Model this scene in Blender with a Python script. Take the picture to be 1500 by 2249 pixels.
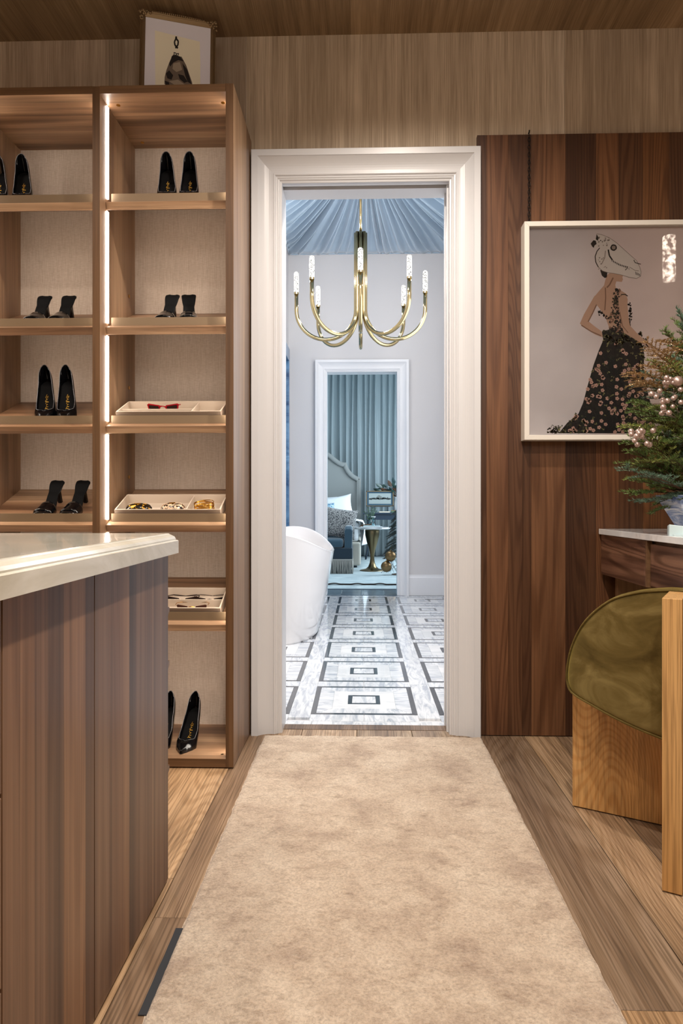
import bpy, math, random
from mathutils import Vector, Matrix, noise as mnoise
S = bpy.context.scene
for o in list(bpy.data.objects): bpy.data.objects.remove(o)
COL = S.collection
PI = math.pi
rnd = random.Random(7)

# ------------------------------------------------------------------ camera
H = 1.03; F = 1530.0; YAW = math.atan(46/1530)
cam_d = bpy.data.cameras.new('camera'); cam = bpy.data.objects.new('camera', cam_d); COL.objects.link(cam)
cam.location = (0, 0, H); cam.rotation_euler = (PI/2, 0, YAW)
cam_d.sensor_fit = 'HORIZONTAL'; cam_d.sensor_width = 36; cam_d.lens = 36*F/1500
cam_d.shift_y = -18.5/1500; cam_d.clip_start = .05; cam_d.clip_end = 60
S.camera = cam
S.view_settings.view_transform = 'Standard'; S.view_settings.look = 'None'
S.view_settings.gamma = 1; S.view_settings.use_curve_mapping = False
S.view_settings.exposure = 0.0
# ------------------------------------------------------------------ world and large lights
w = bpy.data.worlds.new('world'); S.world = w; w.use_nodes = True
w.node_tree.nodes['Background'].inputs[0].default_value = (.6, .75, 1, 1)
w.node_tree.nodes['Background'].inputs[1].default_value = .3
def lamp(kind, name, loc, power, color, rot=(0,0,0), **kw):
    d = bpy.data.lights.new(name, kind); d.energy = power; d.color = color
    for k, v in kw.items(): setattr(d, k, v)
    o = bpy.data.objects.new(name, d); COL.objects.link(o); o.location = loc; o.rotation_euler = rot
    return o
WARM = (1, .89, .78); NEUT = (1, .94, .88); COOL = (.90, .95, 1.0)
# closet downlights in the ceiling above the aisle
for i, (x, y, p) in enumerate([(.2, 1.95, 140), (.22, .75, 140), (.2, -.5, 90)]):
    lamp('SPOT', 'downlight_beam', (x, y, 3.10), p, WARM, (0,0,0), spot_size=math.radians(150), spot_blend=.6, shadow_soft_size=.035)
lamp('SPOT', 'downlight_beam', (-1.2, 1.2, 3.10), 60, WARM, spot_size=math.radians(150), spot_blend=.6, shadow_soft_size=.05)
lamp('AREA', 'closet_fill', (.3, -1.2, 2.9), 42, NEUT, (math.radians(50),0,0), shape='RECTANGLE', size=2.0, size_y=1.4)
# bathroom fills: unseen area lamps added at the right wall and overhead
lamp('AREA', 'bathroom_side_fill', (1.0, 5.3, 1.9), 44, COOL, (0,math.radians(90),0), shape='RECTANGLE', size=1.8, size_y=2.4)
lamp('AREA', 'bathroom_top_fill', (.1, 4.0, 3.5), 58, (1,.98,.97), (0,0,0), shape='RECTANGLE', size=1.2, size_y=.8)
lamp('AREA', 'bedroom_side_fill', (2.3, 10.9, 1.9), 150, (.76,.90,1.0), (0,math.radians(90),0), shape='RECTANGLE', size=2.0, size_y=2.6)  # added area lamp lighting the bedroom from the right, no window there
lamp('AREA', 'bedroom_top_fill', (-.3, 10.3, 3.5), 60, (.80,.92,1.0), (0,0,0), shape='RECTANGLE', size=1.6, size_y=1.6)  # unseen overhead area lamp without a fixture, fills the bedroom

# ------------------------------------------------------------------ helpers
def at(u, v, Y):
    """point of the photograph (u,v) on the plane y = Y"""
    c, s = math.cos(YAW), math.sin(YAW); a = (u-750)/F
    dx, dy = -s + a*c, c + a*s; t = Y/dy
    return Vector((dx*t, Y, H - (v-1106)/F*t))
def X(u, Y): return at(u, 1106, Y).x
def Z(v, Y, u=796): return at(u, v, Y).z
WL = {}
def empty(name, loc=(0,0,0), rot=(0,0,0)):
    o = bpy.data.objects.new(name, None); COL.objects.link(o); o.location = loc; o.rotation_euler = rot
    o.empty_display_size = .05; WL[o.name] = Vector(loc); return o
def tag(o, label=None, cat=None, group=None, kind=None):
    if label: o['label'] = label
    if cat: o['category'] = cat
    if group: o['group'] = group
    if kind: o['kind'] = kind
    return o
def thing(name, label, cat, loc=(0,0,0), rot=(0,0,0), group=None):
    return tag(empty(name, loc, rot), label, cat, group)
class MB:
    def __init__(s): s.v = []; s.f = []; s.m = []; s.mi = 0
    def add(s, vs, fs):
        n = len(s.v); s.v += [Vector(p) for p in vs]; s.f += [tuple(i+n for i in f) for f in fs]; s.m += [s.mi]*len(fs); return s
    def box(s, x0,x1,y0,y1,z0,z1, M=None):
        vs = [Vector((x,y,z)) for z in (z0,z1) for y in (y0,y1) for x in (x0,x1)]
        if M is not None: vs = [M @ p for p in vs]
        return s.add(vs, [(0,2,3,1),(4,5,7,6),(0,1,5,4),(2,6,7,3),(0,4,6,2),(1,3,7,5)])
    def tube(s, pts, r, n=8, cap=True):
        pts = [Vector(p) for p in pts]; N = len(pts); vs = []; fs = []
        rs = r if isinstance(r, (list,tuple)) else [r]*N
        ref = None
        for i, p in enumerate(pts):
            d = (pts[min(i+1,N-1)]-pts[max(i-1,0)]).normalized()
            if ref is None:
                ref = Vector((0,0,1)) if abs(d.z) < .9 else Vector((1,0,0))
            a = (ref - d*ref.dot(d)).normalized(); ref = a; b = d.cross(a)
            for k in range(n):
                q = 2*PI*k/n; vs.append(p + (a*math.cos(q)+b*math.sin(q))*rs[i])
        for i in range(N-1):
            for k in range(n):
                k2 = (k+1)%n; fs.append((i*n+k, i*n+k2, (i+1)*n+k2, (i+1)*n+k))
        if cap: fs.append(tuple(range(n))[::-1]); fs.append(tuple((N-1)*n+k for k in range(n)))
        return s.add(vs, fs)
    def lathe(s, prof, c=(0,0,0), n=32, sx=1, sy=1, cap=True):
        c = Vector(c); vs = []; fs = []; N = len(prof)
        for r, z in prof:
            for k in range(n):
                q = 2*PI*k/n; vs.append(c+Vector((math.cos(q)*r*sx, math.sin(q)*r*sy, z)))
        for i in range(N-1):
            for k in range(n):
                k2 = (k+1)%n; fs.append((i*n+k, i*n+k2, (i+1)*n+k2, (i+1)*n+k))
        if cap: fs.append(tuple(range(n))[::-1]); fs.append(tuple((N-1)*n+k for k in range(n)))
        return s.add(vs, fs)
    def sphere(s, c, r, n=16, m=10, sq=(1,1,1)):
        c = Vector(c); vs = []; fs = []
        for i in range(m+1):
            a = PI*i/m
            for k in range(n):
                q = 2*PI*k/n
                vs.append(c+Vector((math.sin(a)*math.cos(q)*r*sq[0], math.sin(a)*math.sin(q)*r*sq[1], math.cos(a)*r*sq[2])))
        for i in range(m):
            for k in range(n):
                k2 = (k+1)%n; fs.append((i*n+k, (i+1)*n+k, (i+1)*n+k2, i*n+k2))
        return s.add(vs, fs)
    def grid(s, fn, nu, nv, flip=False, close_u=False):
        vs = [fn(i/nu, j/nv) for i in range(nu+1) for j in range(nv+1)]; fs = []
        for i in range(nu):
            for j in range(nv):
                q = (i*(nv+1)+j, (i+1)*(nv+1)+j, (i+1)*(nv+1)+j+1, i*(nv+1)+j+1)
                fs.append(q[::-1] if flip else q)
        return s.add(vs, fs)
    def prism(s, poly, fr, d0, d1):
        """poly: 2D outline, fr(a,b,d) -> point"""
        n = len(poly); vs = [fr(a,b,d0) for a,b in poly]+[fr(a,b,d1) for a,b in poly]
        fs = [tuple(range(n)), tuple(range(n,2*n))[::-1]]+[(i,i+n,(i+1)%n+n,(i+1)%n) for i in range(n)]
        return s.add(vs, fs)
    def loft(s, sections, cap=True, closed=True):
        n = len(sections[0]); vs = [p for sec in sections for p in sec]; fs = []
        for i in range(len(sections)-1):
            for k in range(n if closed else n-1):
                k2 = (k+1)%n; fs.append((i*n+k, i*n+k2, (i+1)*n+k2, (i+1)*n+k))
        if cap: fs.append(tuple(range(n))[::-1]); fs.append(tuple((len(sections)-1)*n+k for k in range(n)))
        return s.add(vs, fs)
    def mesh(s, name, mats, off=Vector((0,0,0)), smooth=False):
        me = bpy.data.meshes.new(name); me.from_pydata([tuple(p-off) for p in s.v], [], s.f); me.update()
        for m in (mats if isinstance(mats, (list,tuple)) else [mats]): me.materials.append(m)
        me.polygons.foreach_set('material_index', s.m)
        if smooth: me.polygons.foreach_set('use_smooth', [True]*len(s.f))
        return me
    def build(s, name, mats, parent=None, world=True, smooth=False, bevel=0, seg=2, sub=0, solid=0, fix=True, loc=None):
        """world=True: vertices were given in world coordinates (parent not rotated)"""
        off = Vector((0,0,0)); base = Vector((0,0,0))
        if world:
            if parent is not None: base = WL[parent.name]
            if loc is not None: off = Vector(loc)
            else: off = Vector(base)
        me = s.mesh(name, mats, off, smooth)
        if fix:
            import bmesh
            bm = bmesh.new(); bm.from_mesh(me); bmesh.ops.remove_doubles(bm, verts=bm.verts, dist=1e-6)
            bmesh.ops.recalc_face_normals(bm, faces=bm.faces); bm.to_mesh(me); bm.free()
        o = bpy.data.objects.new(name, me); COL.objects.link(o)
        o.parent = parent
        if world: o.location = off-base
        WL[o.name] = off if world else base
        if bevel:
            b = o.modifiers.new('bevel','BEVEL'); b.width = bevel; b.segments = seg; b.limit_method = 'ANGLE'; b.angle_limit = math.radians(40); b.harden_normals = False
        if solid:
            b = o.modifiers.new('solid','SOLIDIFY'); b.thickness = solid; b.offset = 0
        if sub:
            b = o.modifiers.new('sub','SUBSURF'); b.levels = sub; b.render_levels = sub
        return o
def struct(o, label=None): o['kind'] = 'structure'; 
def copy_tree(o, parent=None):
    c = o.copy(); COL.objects.link(c); c.parent = parent
    for ch in list(o.children): copy_tree(ch, c)
    return c
def lerp(a,b,t): return a+(b-a)*t
def interp(tab, x):
    if x <= tab[0][0]: return tab[0][1]
    for (x0,y0),(x1,y1) in zip(tab, tab[1:]):
        if x <= x1:
            t = (x-x0)/(x1-x0); t = t*t*(3-2*t)*.5+t*.5; return lerp(y0,y1,t)
    return tab[-1][1]
def in_poly(x, y, P):
    r = False; n = len(P)
    for i in range(n):
        (x0,y0),(x1,y1) = P[i],P[(i+1)%n]
        if (y0 > y) != (y1 > y) and x < (x1-x0)*(y-y0)/(y1-y0)+x0: r = not r
    return r

# ------------------------------------------------------------------ materials
def srgb(r,g,b):
    f = lambda c: (c/255/12.92) if c/255 <= .04045 else ((c/255+.055)/1.055)**2.4
    return (f(r), f(g), f(b), 1)
def base_mat(name, col=(128,128,128), rough=.5, metal=0, spec=.5, **kw):
    m = bpy.data.materials.new(name); m.use_nodes = True; b = m.node_tree.nodes['Principled BSDF']
    b.inputs['Base Color'].default_value = srgb(*col); b.inputs['Roughness'].default_value = rough
    b.inputs['Metallic'].default_value = metal; b.inputs['Specular IOR Level'].default_value = spec
    for k, v in kw.items():
        b.inputs[k.replace('_',' ')].default_value = v
    return m
class N:
    def __init__(s, m): s.t = m.node_tree; s.b = s.t.nodes['Principled BSDF']
    def n(s, typ, **kw):
        x = s.t.nodes.new('ShaderNode'+typ)
        for k, v in kw.items():
            if hasattr(x, k): setattr(x, k, v)
        return x
    def l(s, a, b): s.t.links.new(a, b)
    def coord(s, scale=(1,1,1), rot=(0,0,0), rand=True, kind='Object'):
        tc = s.n('TexCoord'); mp = s.n('Mapping'); mp.inputs['Scale'].default_value = scale; mp.inputs['Rotation'].default_value = rot
        s.l(tc.outputs[kind], mp.inputs['Vector'])
        if rand:
            oi = s.n('ObjectInfo'); mul = s.n('VectorMath', operation='SCALE'); cx = s.n('CombineXYZ')
            for k in range(3): s.l(oi.outputs['Random'], cx.inputs[k])
            s.l(cx.outputs[0], mul.inputs[0]); mul.inputs['Scale'].default_value = 37.0
            s.l(mul.outputs[0], mp.inputs['Location'])
        return mp.outputs[0]
    def noise(s, vec, scale=5, detail=4, rough=.5, dist=0):
        x = s.n('TexNoise'); x.inputs['Scale'].default_value = scale; x.inputs['Detail'].default_value = detail
        x.inputs['Roughness'].default_value = rough; x.inputs['Distortion'].default_value = dist
        if vec is not None: s.l(vec, x.inputs['Vector'])
        return x.outputs['Fac']
    def ramp(s, fac, stops, interp='LINEAR'):
        x = s.n('ValToRGB'); x.color_ramp.interpolation = interp; e = x.color_ramp.elements
        while len(e) < len(stops): e.new(.5)
        for k, (p, c) in enumerate(stops):
            e[k].position = p; e[k].color = srgb(*c) if len(c) == 3 else c
        s.l(fac, x.inputs[0]); return x.outputs[0]
    def mix(s, a, b, fac=.5, mode='MIX'):
        x = s.n('Mix'); x.data_type = 'RGBA'; x.blend_type = mode
        if isinstance(fac, (int,float)): x.inputs[0].default_value = fac
        else: s.l(fac, x.inputs[0])
        for k, q in ((6,a),(7,b)):
            if isinstance(q, tuple): x.inputs[k].default_value = srgb(*q) if len(q) == 3 else q
            else: s.l(q, x.inputs[k])
        return x.outputs[2]
    def bump(s, h, strength=.3, dist=.002):
        x = s.n('Bump'); x.inputs['Strength'].default_value = strength; x.inputs['Distance'].default_value = dist
        s.l(h, x.inputs['Height']); s.l(x.outputs[0], s.b.inputs['Normal'])
    def color(s, c): s.l(c, s.b.inputs['Base Color'])
def wood(name, dark, mid, light, axis='Z', rough=.38, band=5.0, grain=90, along=.35, rand=True, spec=.4, fine=.5, wave=.6, pore=.35, pale=False, rings=0, rk=(.5,4), rc=(196,186,176)):
    m = base_mat(name, mid, rough, spec=spec); k = N(m)
    def sc(a, b):
        v = [b,b,b]; v['XYZ'.index(axis)] = a; return tuple(v)
    v1 = k.coord(sc(along, band), rand=rand); v2 = k.coord(sc(along*8, grain), rand=rand); v3 = k.coord(sc(along*2.2, band*3.2), rand=rand)
    n1 = k.noise(v1, 1, 2, .5, wave); n2 = k.noise(v2, 1, 3, .55, .1); n3 = k.noise(v3, 1, 6, .62, 1.0)
    c1 = k.ramp(n1, [(.36, dark), (.5, mid), (.64, light)])
    c3 = k.ramp(n3, [(.30, (140,132,128)), (.44, (205,200,198)), (.56, (255,255,255))])
    c = k.mix(c1, c3, fine, 'MULTIPLY')
    if pale: c2 = k.ramp(n2, [(.40, (190,186,180)), (.5, (235,232,228)), (.60, (255,255,255))])
    else: c2 = k.ramp(n2, [(.35, (165,158,152)), (.58, (255,255,255))])
    c = k.mix(c, c2, pore if not pale else .9, 'MULTIPLY')
    if rings:
        n4 = k.noise(k.coord(sc(*rk), rand=rand), 1, 2, .4, .3); mu = k.n('Math', operation='MULTIPLY'); mu.inputs[1].default_value = rings; k.l(n4, mu.inputs[0])
        sn = k.n('Math', operation='SINE'); k.l(mu.outputs[0], sn.inputs[0]); ma = k.n('MapRange'); ma.inputs[1].default_value = -1; ma.inputs[2].default_value = 1; k.l(sn.outputs[0], ma.inputs[0])
        c = k.mix(c, k.ramp(ma.outputs[0], [(.05, rc), (.55, (255,255,255))]), .8, 'MULTIPLY')
    oi = k.n('ObjectInfo'); c = k.mix(c, oi.outputs['Color'], 1.0, 'MULTIPLY')
    k.color(c); k.bump(n2, .12, .001)
    return m
M = {}
M['walnut_z'] = wood('walnut_vertical', (114,86,64), (143,111,84), (164,132,102), 'Z', band=8, fine=.35)
M['walnut_x'] = wood('walnut_horizontal', (118,86,62), (156,120,90), (180,146,114), 'X', band=7, fine=.7)
M['walnut_edge_z'] = wood('walnut_edge_vertical', (94,68,46), (108,79,54), (118,88,61), 'Z', band=14, fine=.3)
M['walnut_edge'] = wood('walnut_edge', (98,71,48), (112,83,57), (124,93,66), 'X', band=14, fine=.3)
M['walnut_dark'] = wood('walnut_dark', (94,66,48), (106,76,54), (116,84,60), 'Z', band=4, grain=140, fine=.45, wave=1.0, along=.35, rings=230, rk=(.22,4.5), rc=(206,196,188))
M['walnut_desk'] = wood('walnut_desk', (92,62,48), (118,84,66), (138,102,80), 'Y', band=9, fine=.5, wave=1.6, rings=120, rk=(1,6), rc=(175,165,155))
M['island'] = wood('walnut_island', (116,90,71), (132,103,81), (146,115,90), 'Z', band=7, grain=110, fine=.55, wave=.3, along=.12, rings=120, rk=(.15,4), rc=(226,220,214))
M['oak'] = wood('oak_chair', (190,143,86), (201,154,95), (209,164,105), 'Z', band=6, grain=170, fine=.15, along=1.0, wave=1.2, pore=.5, rings=430, rk=(.55,2.2), rc=(238,226,210))
M['oak_plain'] = wood('oak_straight', (196,148,90), (206,159,100), (214,169,110), 'Z', band=8, grain=200, fine=.12, along=.5, wave=.4, pore=.6)
M['plank'] = wood('oak_floor', (142,120,98), (166,144,119), (182,160,135), 'Y', rough=.48, band=4, grain=210, fine=.25, along=.4, wave=1.0, pale=True, rings=520, rk=(.22,2.2), rc=(230,224,216))
M['white'] = base_mat('white_paint', (212,213,216), .35)
M['white_far'] = base_mat('bright_white_paint', (226,227,230), .35)
M['bath_wall'] = base_mat('bathroom_plaster', (208,206,207), .7)
M['bed_wall'] = base_mat('bedroom_plaster', (150,168,176), .8)
M['black'] = base_mat('black_void', (18,15,13), .8)
M['dark_line'] = base_mat('dark_gap', (40,30,24), .7)
M['patent'] = base_mat('black_patent', (6,6,8), .2, spec=.3, Coat_Weight=.12, Coat_Roughness=.05)
M['gloss_black'] = base_mat('glossy_black_strap', (8,8,10), .1, spec=.6, Coat_Weight=.5)
M['suede_black'] = base_mat('black_suede', (16,14,15), .55)
M['insole'] = base_mat('black_insole', (8,8,9), .7, spec=.12)
M['gold'] = base_mat('gold', (212,160,70), .25, 1)
M['gold_ink'] = base_mat('gold_ink', (214,166,60), .4, .3)
M['brass'] = base_mat('polished_brass', (182,164,122), .13, 1)
M['bronze'] = base_mat('aged_brass', (128,112,84), .3, 1)
M['taupe'] = base_mat('taupe_metal', (122,102,78), .5, .2)
M['tub'] = base_mat('glossy_white_resin', (222,220,220), .12, Coat_Weight=.5)
M['led'] = base_mat('led', (255,255,255), .5); b = M['led'].node_tree.nodes['Principled BSDF']
b.inputs['Emission Color'].default_value = (1,.90,.79,1); b.inputs['Emission Strength'].default_value = 30
def glassmat(name, col=(255,255,255), rough=.02, alpha=.12):
    m = bpy.data.materials.new(name); m.use_nodes = True; t = m.node_tree; t.nodes.remove(t.nodes['Principled BSDF'])
    o = t.nodes['Material Output']; g = t.nodes.new('ShaderNodeBsdfGlossy'); g.inputs['Roughness'].default_value = rough
    tr = t.nodes.new('ShaderNodeBsdfTransparent'); tr.inputs[0].default_value = srgb(*col); mx = t.nodes.new('ShaderNodeMixShader')
    fr = t.nodes.new('ShaderNodeFresnel'); fr.inputs[0].default_value = 1.5
    t.links.new(fr.outputs[0], mx.inputs[0]); t.links.new(tr.outputs[0], mx.inputs[1]); t.links.new(g.outputs[0], mx.inputs[2]); t.links.new(mx.outputs[0], o.inputs[0])
    return m
M['glass'] = glassmat('clear_glass')
M['jar_glass'] = glassmat('jar_glass', (215,235,240))
m = base_mat('crystal_rod', (58,58,60), .1); k = N(m)
b = k.b; b.inputs['Emission Strength'].default_value = 1.5
v = k.coord((120,120,90)); nn = k.noise(v, 1, 3, .7); c = k.ramp(nn, [(.42,(60,58,54)),(.50,(255,252,246))]); k.l(c, b.inputs['Emission Color']); k.bump(nn, .8, .004)
M['crystal'] = m
# striated wallcovering
def striate(name, dark, mid, light, axis, rough=.6):
    m = base_mat(name, mid, rough); k = N(m)
    def sc(a, b2):
        q = [b2]*3; q['XYZ'.index(axis)] = a; return tuple(q)
    n1 = k.noise(k.coord(sc(.15, 2.2), rand=False), 1, 2); n2 = k.noise(k.coord(sc(.5, 26), rand=False), 1, 5, .65); n3 = k.noise(k.coord(sc(4, 220), rand=False), 1, 3, .6)
    c = k.ramp(n1, [(.3, dark), (.5, mid), (.7, light)])
    c = k.mix(c, k.ramp(n2, [(.3,(190,182,172)),(.65,(255,255,255))]), .8, 'MULTIPLY')
    c = k.mix(c, k.ramp(n3, [(.3,(185,178,170)),(.65,(255,255,255))]), .7, 'MULTIPLY')
    oi = k.n('ObjectInfo'); c = k.mix(c, oi.outputs['Color'], 1.0, 'MULTIPLY')
    k.color(c); k.bump(n3, .15, .001); return m
M['paper_z'] = striate('striated_wallcovering', (200,180,154), (214,194,168), (226,208,184), 'Z')
M['paper_y'] = striate('striated_ceiling', (150,124,94), (170,144,112), (184,158,126), 'Y')
m = base_mat('woven_back', (200,178,162), .75); k = N(m); n1 = k.noise(k.coord((300,300,18), rand=False), 1, 3, .6); n2 = k.noise(k.coord((60,60,300), rand=False), 1, 2)
c = k.mix(k.ramp(n1, [(.3,(184,167,150)),(.7,(202,186,170))]), k.ramp(n2, [(.3,(232,228,224)),(.7,(255,255,255))]), .7, 'MULTIPLY'); k.color(c); k.bump(n1, .1, .0006); M['woven'] = m
def marble(name, base, vein, scale=(3,3,3), rot=(0,0,.5), rough=.12, vein_pos=(.42,.56), bumpy=False, rand=True):
    m = base_mat(name, base, rough, Coat_Weight=.3); k = N(m)
    v = k.coord(scale, rot, rand); n1 = k.noise(v, 1, 6, .6, 1.5); n2 = k.noise(v, .35, 2)
    c = k.ramp(n1, [(vein_pos[0], vein), (vein_pos[1], base)])
    mid = tuple(int(lerp(a,b2,.5)) for a,b2 in zip(base, vein))
    c = k.mix(c, k.ramp(n2, [(.35, mid), (.6, (255,255,255))]), .35, 'MULTIPLY'); k.color(c); return m
M['marble_grey'] = marble('veined_grey_marble', (226,228,230), (176,183,192), (26,4.5,8), (0,0,1.15), .1, (.36,.56))
M['marble_white'] = marble('white_marble', (236,236,236), (218,220,222), (3,3,3), rough=.1)
M['marble_dark'] = marble('charcoal_marble', (58,61,66), (72,76,82), (8,8,8), rough=.12)
M['marble_blue'] = marble('blue_veined_marble', (120,166,202), (40,84,128), (1.2,1.2,3.2), (.6,.4,0), .25, (.36,.6))
M['blue_paint'] = base_mat('blue_frame', (112,152,186), .4)
M['onyx'] = marble('cream_onyx', (236,234,227), (208,204,190), (2.6,1.1,3), (0,0,.7), .13, (.40,.58), rand=False)
M['slate'] = marble('slate_tile', (104,122,134), (84,102,116), (6,6,6), rough=.3)
m = base_mat('rug_wool', (214,190,158), .95, spec=.1, Sheen_Weight=.3); k = N(m)
n1 = k.noise(k.coord((5.5,5.5,5.5), rand=False), 1, 6, .68, .3); n2 = k.noise(k.coord((150,150,150), rand=False), 1, 4, .7); n3 = k.noise(k.coord((26,40,26), rand=False), 1, 4, .7)
c = k.ramp(n1, [(.33,(188,164,142)),(.48,(216,194,170)),(.64,(232,213,190))]); c = k.mix(c, k.ramp(n3, [(.28,(160,140,120)),(.5,(255,255,255))]), .45, 'MULTIPLY')
c = k.mix(c, k.ramp(n2, [(.3,(170,160,150)),(.6,(255,255,255))]), .6, 'MULTIPLY')
k.color(c); h = k.mix(n2, n3, .35); k.bump(h, .9, .012); M['rug'] = m
m = base_mat('olive_velvet', (118,98,44), .8, spec=.1, Sheen_Weight=.7, Sheen_Roughness=.35, Sheen_Tint=srgb(200,180,90)); k = N(m)
n1 = k.noise(k.coord((5,5,9)), 1, 5, .6, .7); k.color(k.ramp(n1, [(.30,(70,57,27)),(.5,(94,79,42)),(.70,(128,112,70))])); M['olive'] = m
m = base_mat('charcoal_rubber', (44,46,50), .7); M['rubber'] = m
M['dblue'] = base_mat('blue_velvet', (62,86,102), .75, spec=.2, Sheen_Weight=.5)
M['dblue2'] = base_mat('slate_velvet', (46,60,72), .8, spec=.2, Sheen_Weight=.3)
M['linen'] = base_mat('grey_linen', (150,152,150), .85)
M['linen_cream'] = base_mat('cream_linen', (190,186,176), .85)
M['bedding'] = base_mat('white_bedding', (240,242,245), .8)
M['fringe'] = base_mat('grey_fringe', (166,164,158), .8)
M['navy'] = base_mat('navy_paint', (36,50,66), .4)
m = base_mat('drape_silk', (112,140,150), .5, spec=.5, Sheen_Weight=.3); k = N(m); n1 = k.noise(k.coord((60,60,1.5), rand=False), 1, 3)
k.color(k.ramp(n1, [(.3,(146,158,162)),(.7,(164,176,180))])); M['drape'] = m
m = base_mat('tent_silk', (156,177,196), .36, spec=.5, Sheen_Weight=.4); M['tent'] = m
m = base_mat('bed_rug', (190,204,208), .95, spec=.1); k = N(m); n1 = k.noise(k.coord((4,14,4), rand=False), 1, 6, .7); k.color(k.ramp(n1, [(.3,(150,168,176)),(.65,(205,216,218))])); k.bump(n1,.3,.01); M['bed_rug'] = m
m = base_mat('scroll_cushion', (160,158,156), .85); k = N(m); v = k.coord((46,46,46)); vn = k.n('TexVoronoi', feature='DISTANCE_TO_EDGE'); ns = k.n('TexNoise'); ns.inputs['Scale'].default_value = 1; k.l(v, ns.inputs['Vector'])
va = k.n('VectorMath', operation='ADD'); k.l(v, va.inputs[0]); k.l(ns.outputs['Color'], va.inputs[1]); k.l(va.outputs[0], vn.inputs['Vector']); vn.inputs['Scale'].default_value = 1
k.color(k.ramp(vn.outputs[0], [(.06,(52,54,60)),(.12,(170,168,166))])); M['scroll'] = m
m = base_mat('blue_leaf_cushion', (90,140,170), .85); k = N(m); n1 = k.noise(k.coord((20,20,20)), 1, 3, .6, 2); k.color(k.ramp(n1, [(.45,(60,112,146)),(.55,(190,214,226))])); M['bluepat'] = m
M['needle'] = base_mat('fir_needle', (98,122,60), .5); M['needle_b'] = base_mat('fir_needle_blue', (86,112,92), .5); M['twig'] = base_mat('brown_twig', (84,60,40), .8)
M['needle_y'] = base_mat('fir_needle_young', (134,144,72), .5)
M['goldleaf'] = base_mat('gold_sprig', (168,138,98), .4, .5); M['berry'] = base_mat('rose_gold_berry', (192,168,158), .34, .7)
m = base_mat('blue_white_glaze', (120,142,190), .2, Coat_Weight=.6); k = N(m); n1 = k.noise(k.coord((9,9,30), (.5,.6,0)), 1, 5, .65, 1.6); k.color(k.ramp(n1, [(.34,(84,106,158)),(.48,(150,168,206)),(.60,(222,228,238))])); M['glaze'] = m
M['pale_blue'] = base_mat('pale_blue_lacquer', (200,220,224), .3)
m = base_mat('grained_leather', (206,184,160), .6); k = N(m); n1 = k.noise(k.coord((260,260,260)), 1, 2); k.bump(n1, .4, .0015); M['leather'] = m; m.node_tree.nodes['Principled BSDF'].inputs['Base Color'].default_value = srgb(122,104,88)  # exterior colour darkened to stand in for shade on the tray front
M['suede_in'] = base_mat('suede_lining', (196,180,162), .85)
m = base_mat('tortoise', (40,26,16), .12); k = N(m); n1 = k.noise(k.coord((70,70,70)), 1, 3); k.color(k.ramp(n1, [(.56,(20,15,12)),(.63,(206,150,50))])); M['tortoise'] = m
m = base_mat('leopard_resin', (214,180,150), .15); k = N(m); n1 = k.noise(k.coord((110,110,110)), 1, 2); k.color(k.ramp(n1, [(.44,(36,24,18)),(.50,(222,190,160))])); M['leopard'] = m
M['red'] = base_mat('red_acetate', (150,16,30), .1); M['lens'] = base_mat('dark_lens', (42,26,24), .05); M['browlens'] = base_mat('brown_lens', (84,50,40), .05)
M['gilt'] = base_mat('worn_gilt', (140,118,88), .4, .6); M['mat_board'] = base_mat('lilac_mat', (232,229,238), .8); M['cream'] = base_mat('cream_paper', (242,235,212), .8)
M['brownleaf'] = base_mat('magnolia_underside', (120,76,50), .5); M['needle_n'] = base_mat('dark_fir', (34,58,60), .5); M['bauble'] = base_mat('matte_gold_ball', (132,104,70), .38, .8)
M['iron'] = base_mat('black_iron', (26,22,20), .5, .6); M['frame_white'] = base_mat('white_frame', (228,222,212), .4)
# ================================================================== THE SETTING
YW = 3.13; YW2 = 3.27; YB = 7.84; YB2 = 8.0
ZC = 3.137
dx0, dx1, dz = X(620,YW), X(986,YW), 2.468      # door opening
fx0, fx1, fz = X(718,YB), X(872,YB), Z(817,YB)  # far door opening
def wall_with_hole(name, mat, x0,x1,y0,y1,z1,a0,a1,az):
    mb = MB(); mb.box(x0,a0,y0,y1,0,z1); mb.box(a1,x1,y0,y1,0,z1); mb.box(a0,a1,y0,y1,az,z1)
    o = mb.build(name, mat, fix=False, loc=((x0+x1)/2,(y0+y1)/2,0)); struct(o); return o
# closet back wall: drops of wallcovering butted side by side, so each drop is a child piece
wb = wall_with_hole('wall_back', M['bath_wall'], -2.2, 3.0, YW+.004, YW2, 4.5, dx0-.02, dx1+.02, dz+.035)
edges = [-2.2, X(-200,YW), X(240,YW), X(540,YW), X(1240,YW), 2.1, 3.0]
tones = [(.95,.92,.9),(.92,.88,.88),(.80,.77,.76),(1.0,1.0,1.0),(.90,.88,.86),(.9,.88,.85)]
for i in range(len(edges)-1):
    a, b = edges[i]+.0006, edges[i+1]-.0006
    mb = MB()
    if a < dx0-.1 < b or a < dx1+.1 < b or (a > dx0 and b < dx1):
        if a < dx0-.03: mb.box(a, min(b, dx0-.03), YW, YW+.004, 0, ZC)
        if b > dx1+.03: mb.box(max(a, dx1+.03), b, YW, YW+.004, 0, ZC)
        mb.box(max(a,dx0-.03), min(b,dx1+.03), YW, YW+.004, dz+.05, ZC)
    else: mb.box(a, b, YW, YW+.004, 0, ZC)
    o = mb.build('wallcovering_drop', M['paper_z'], wb, loc=((a+b)/2,YW,0), fix=False); o.color = (*tones[i],1)
def slab(name, mat, x0,x1,y0,y1,z0,z1):
    o = MB().box(x0,x1,y0,y1,z0,z1).build(name, mat, loc=((x0+x1)/2,(y0+y1)/2,z0)); struct(o); return o
slab('wall_left', M['paper_z'], -2.3,-2.2,-2.3,YW+.01,0,ZC)
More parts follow.
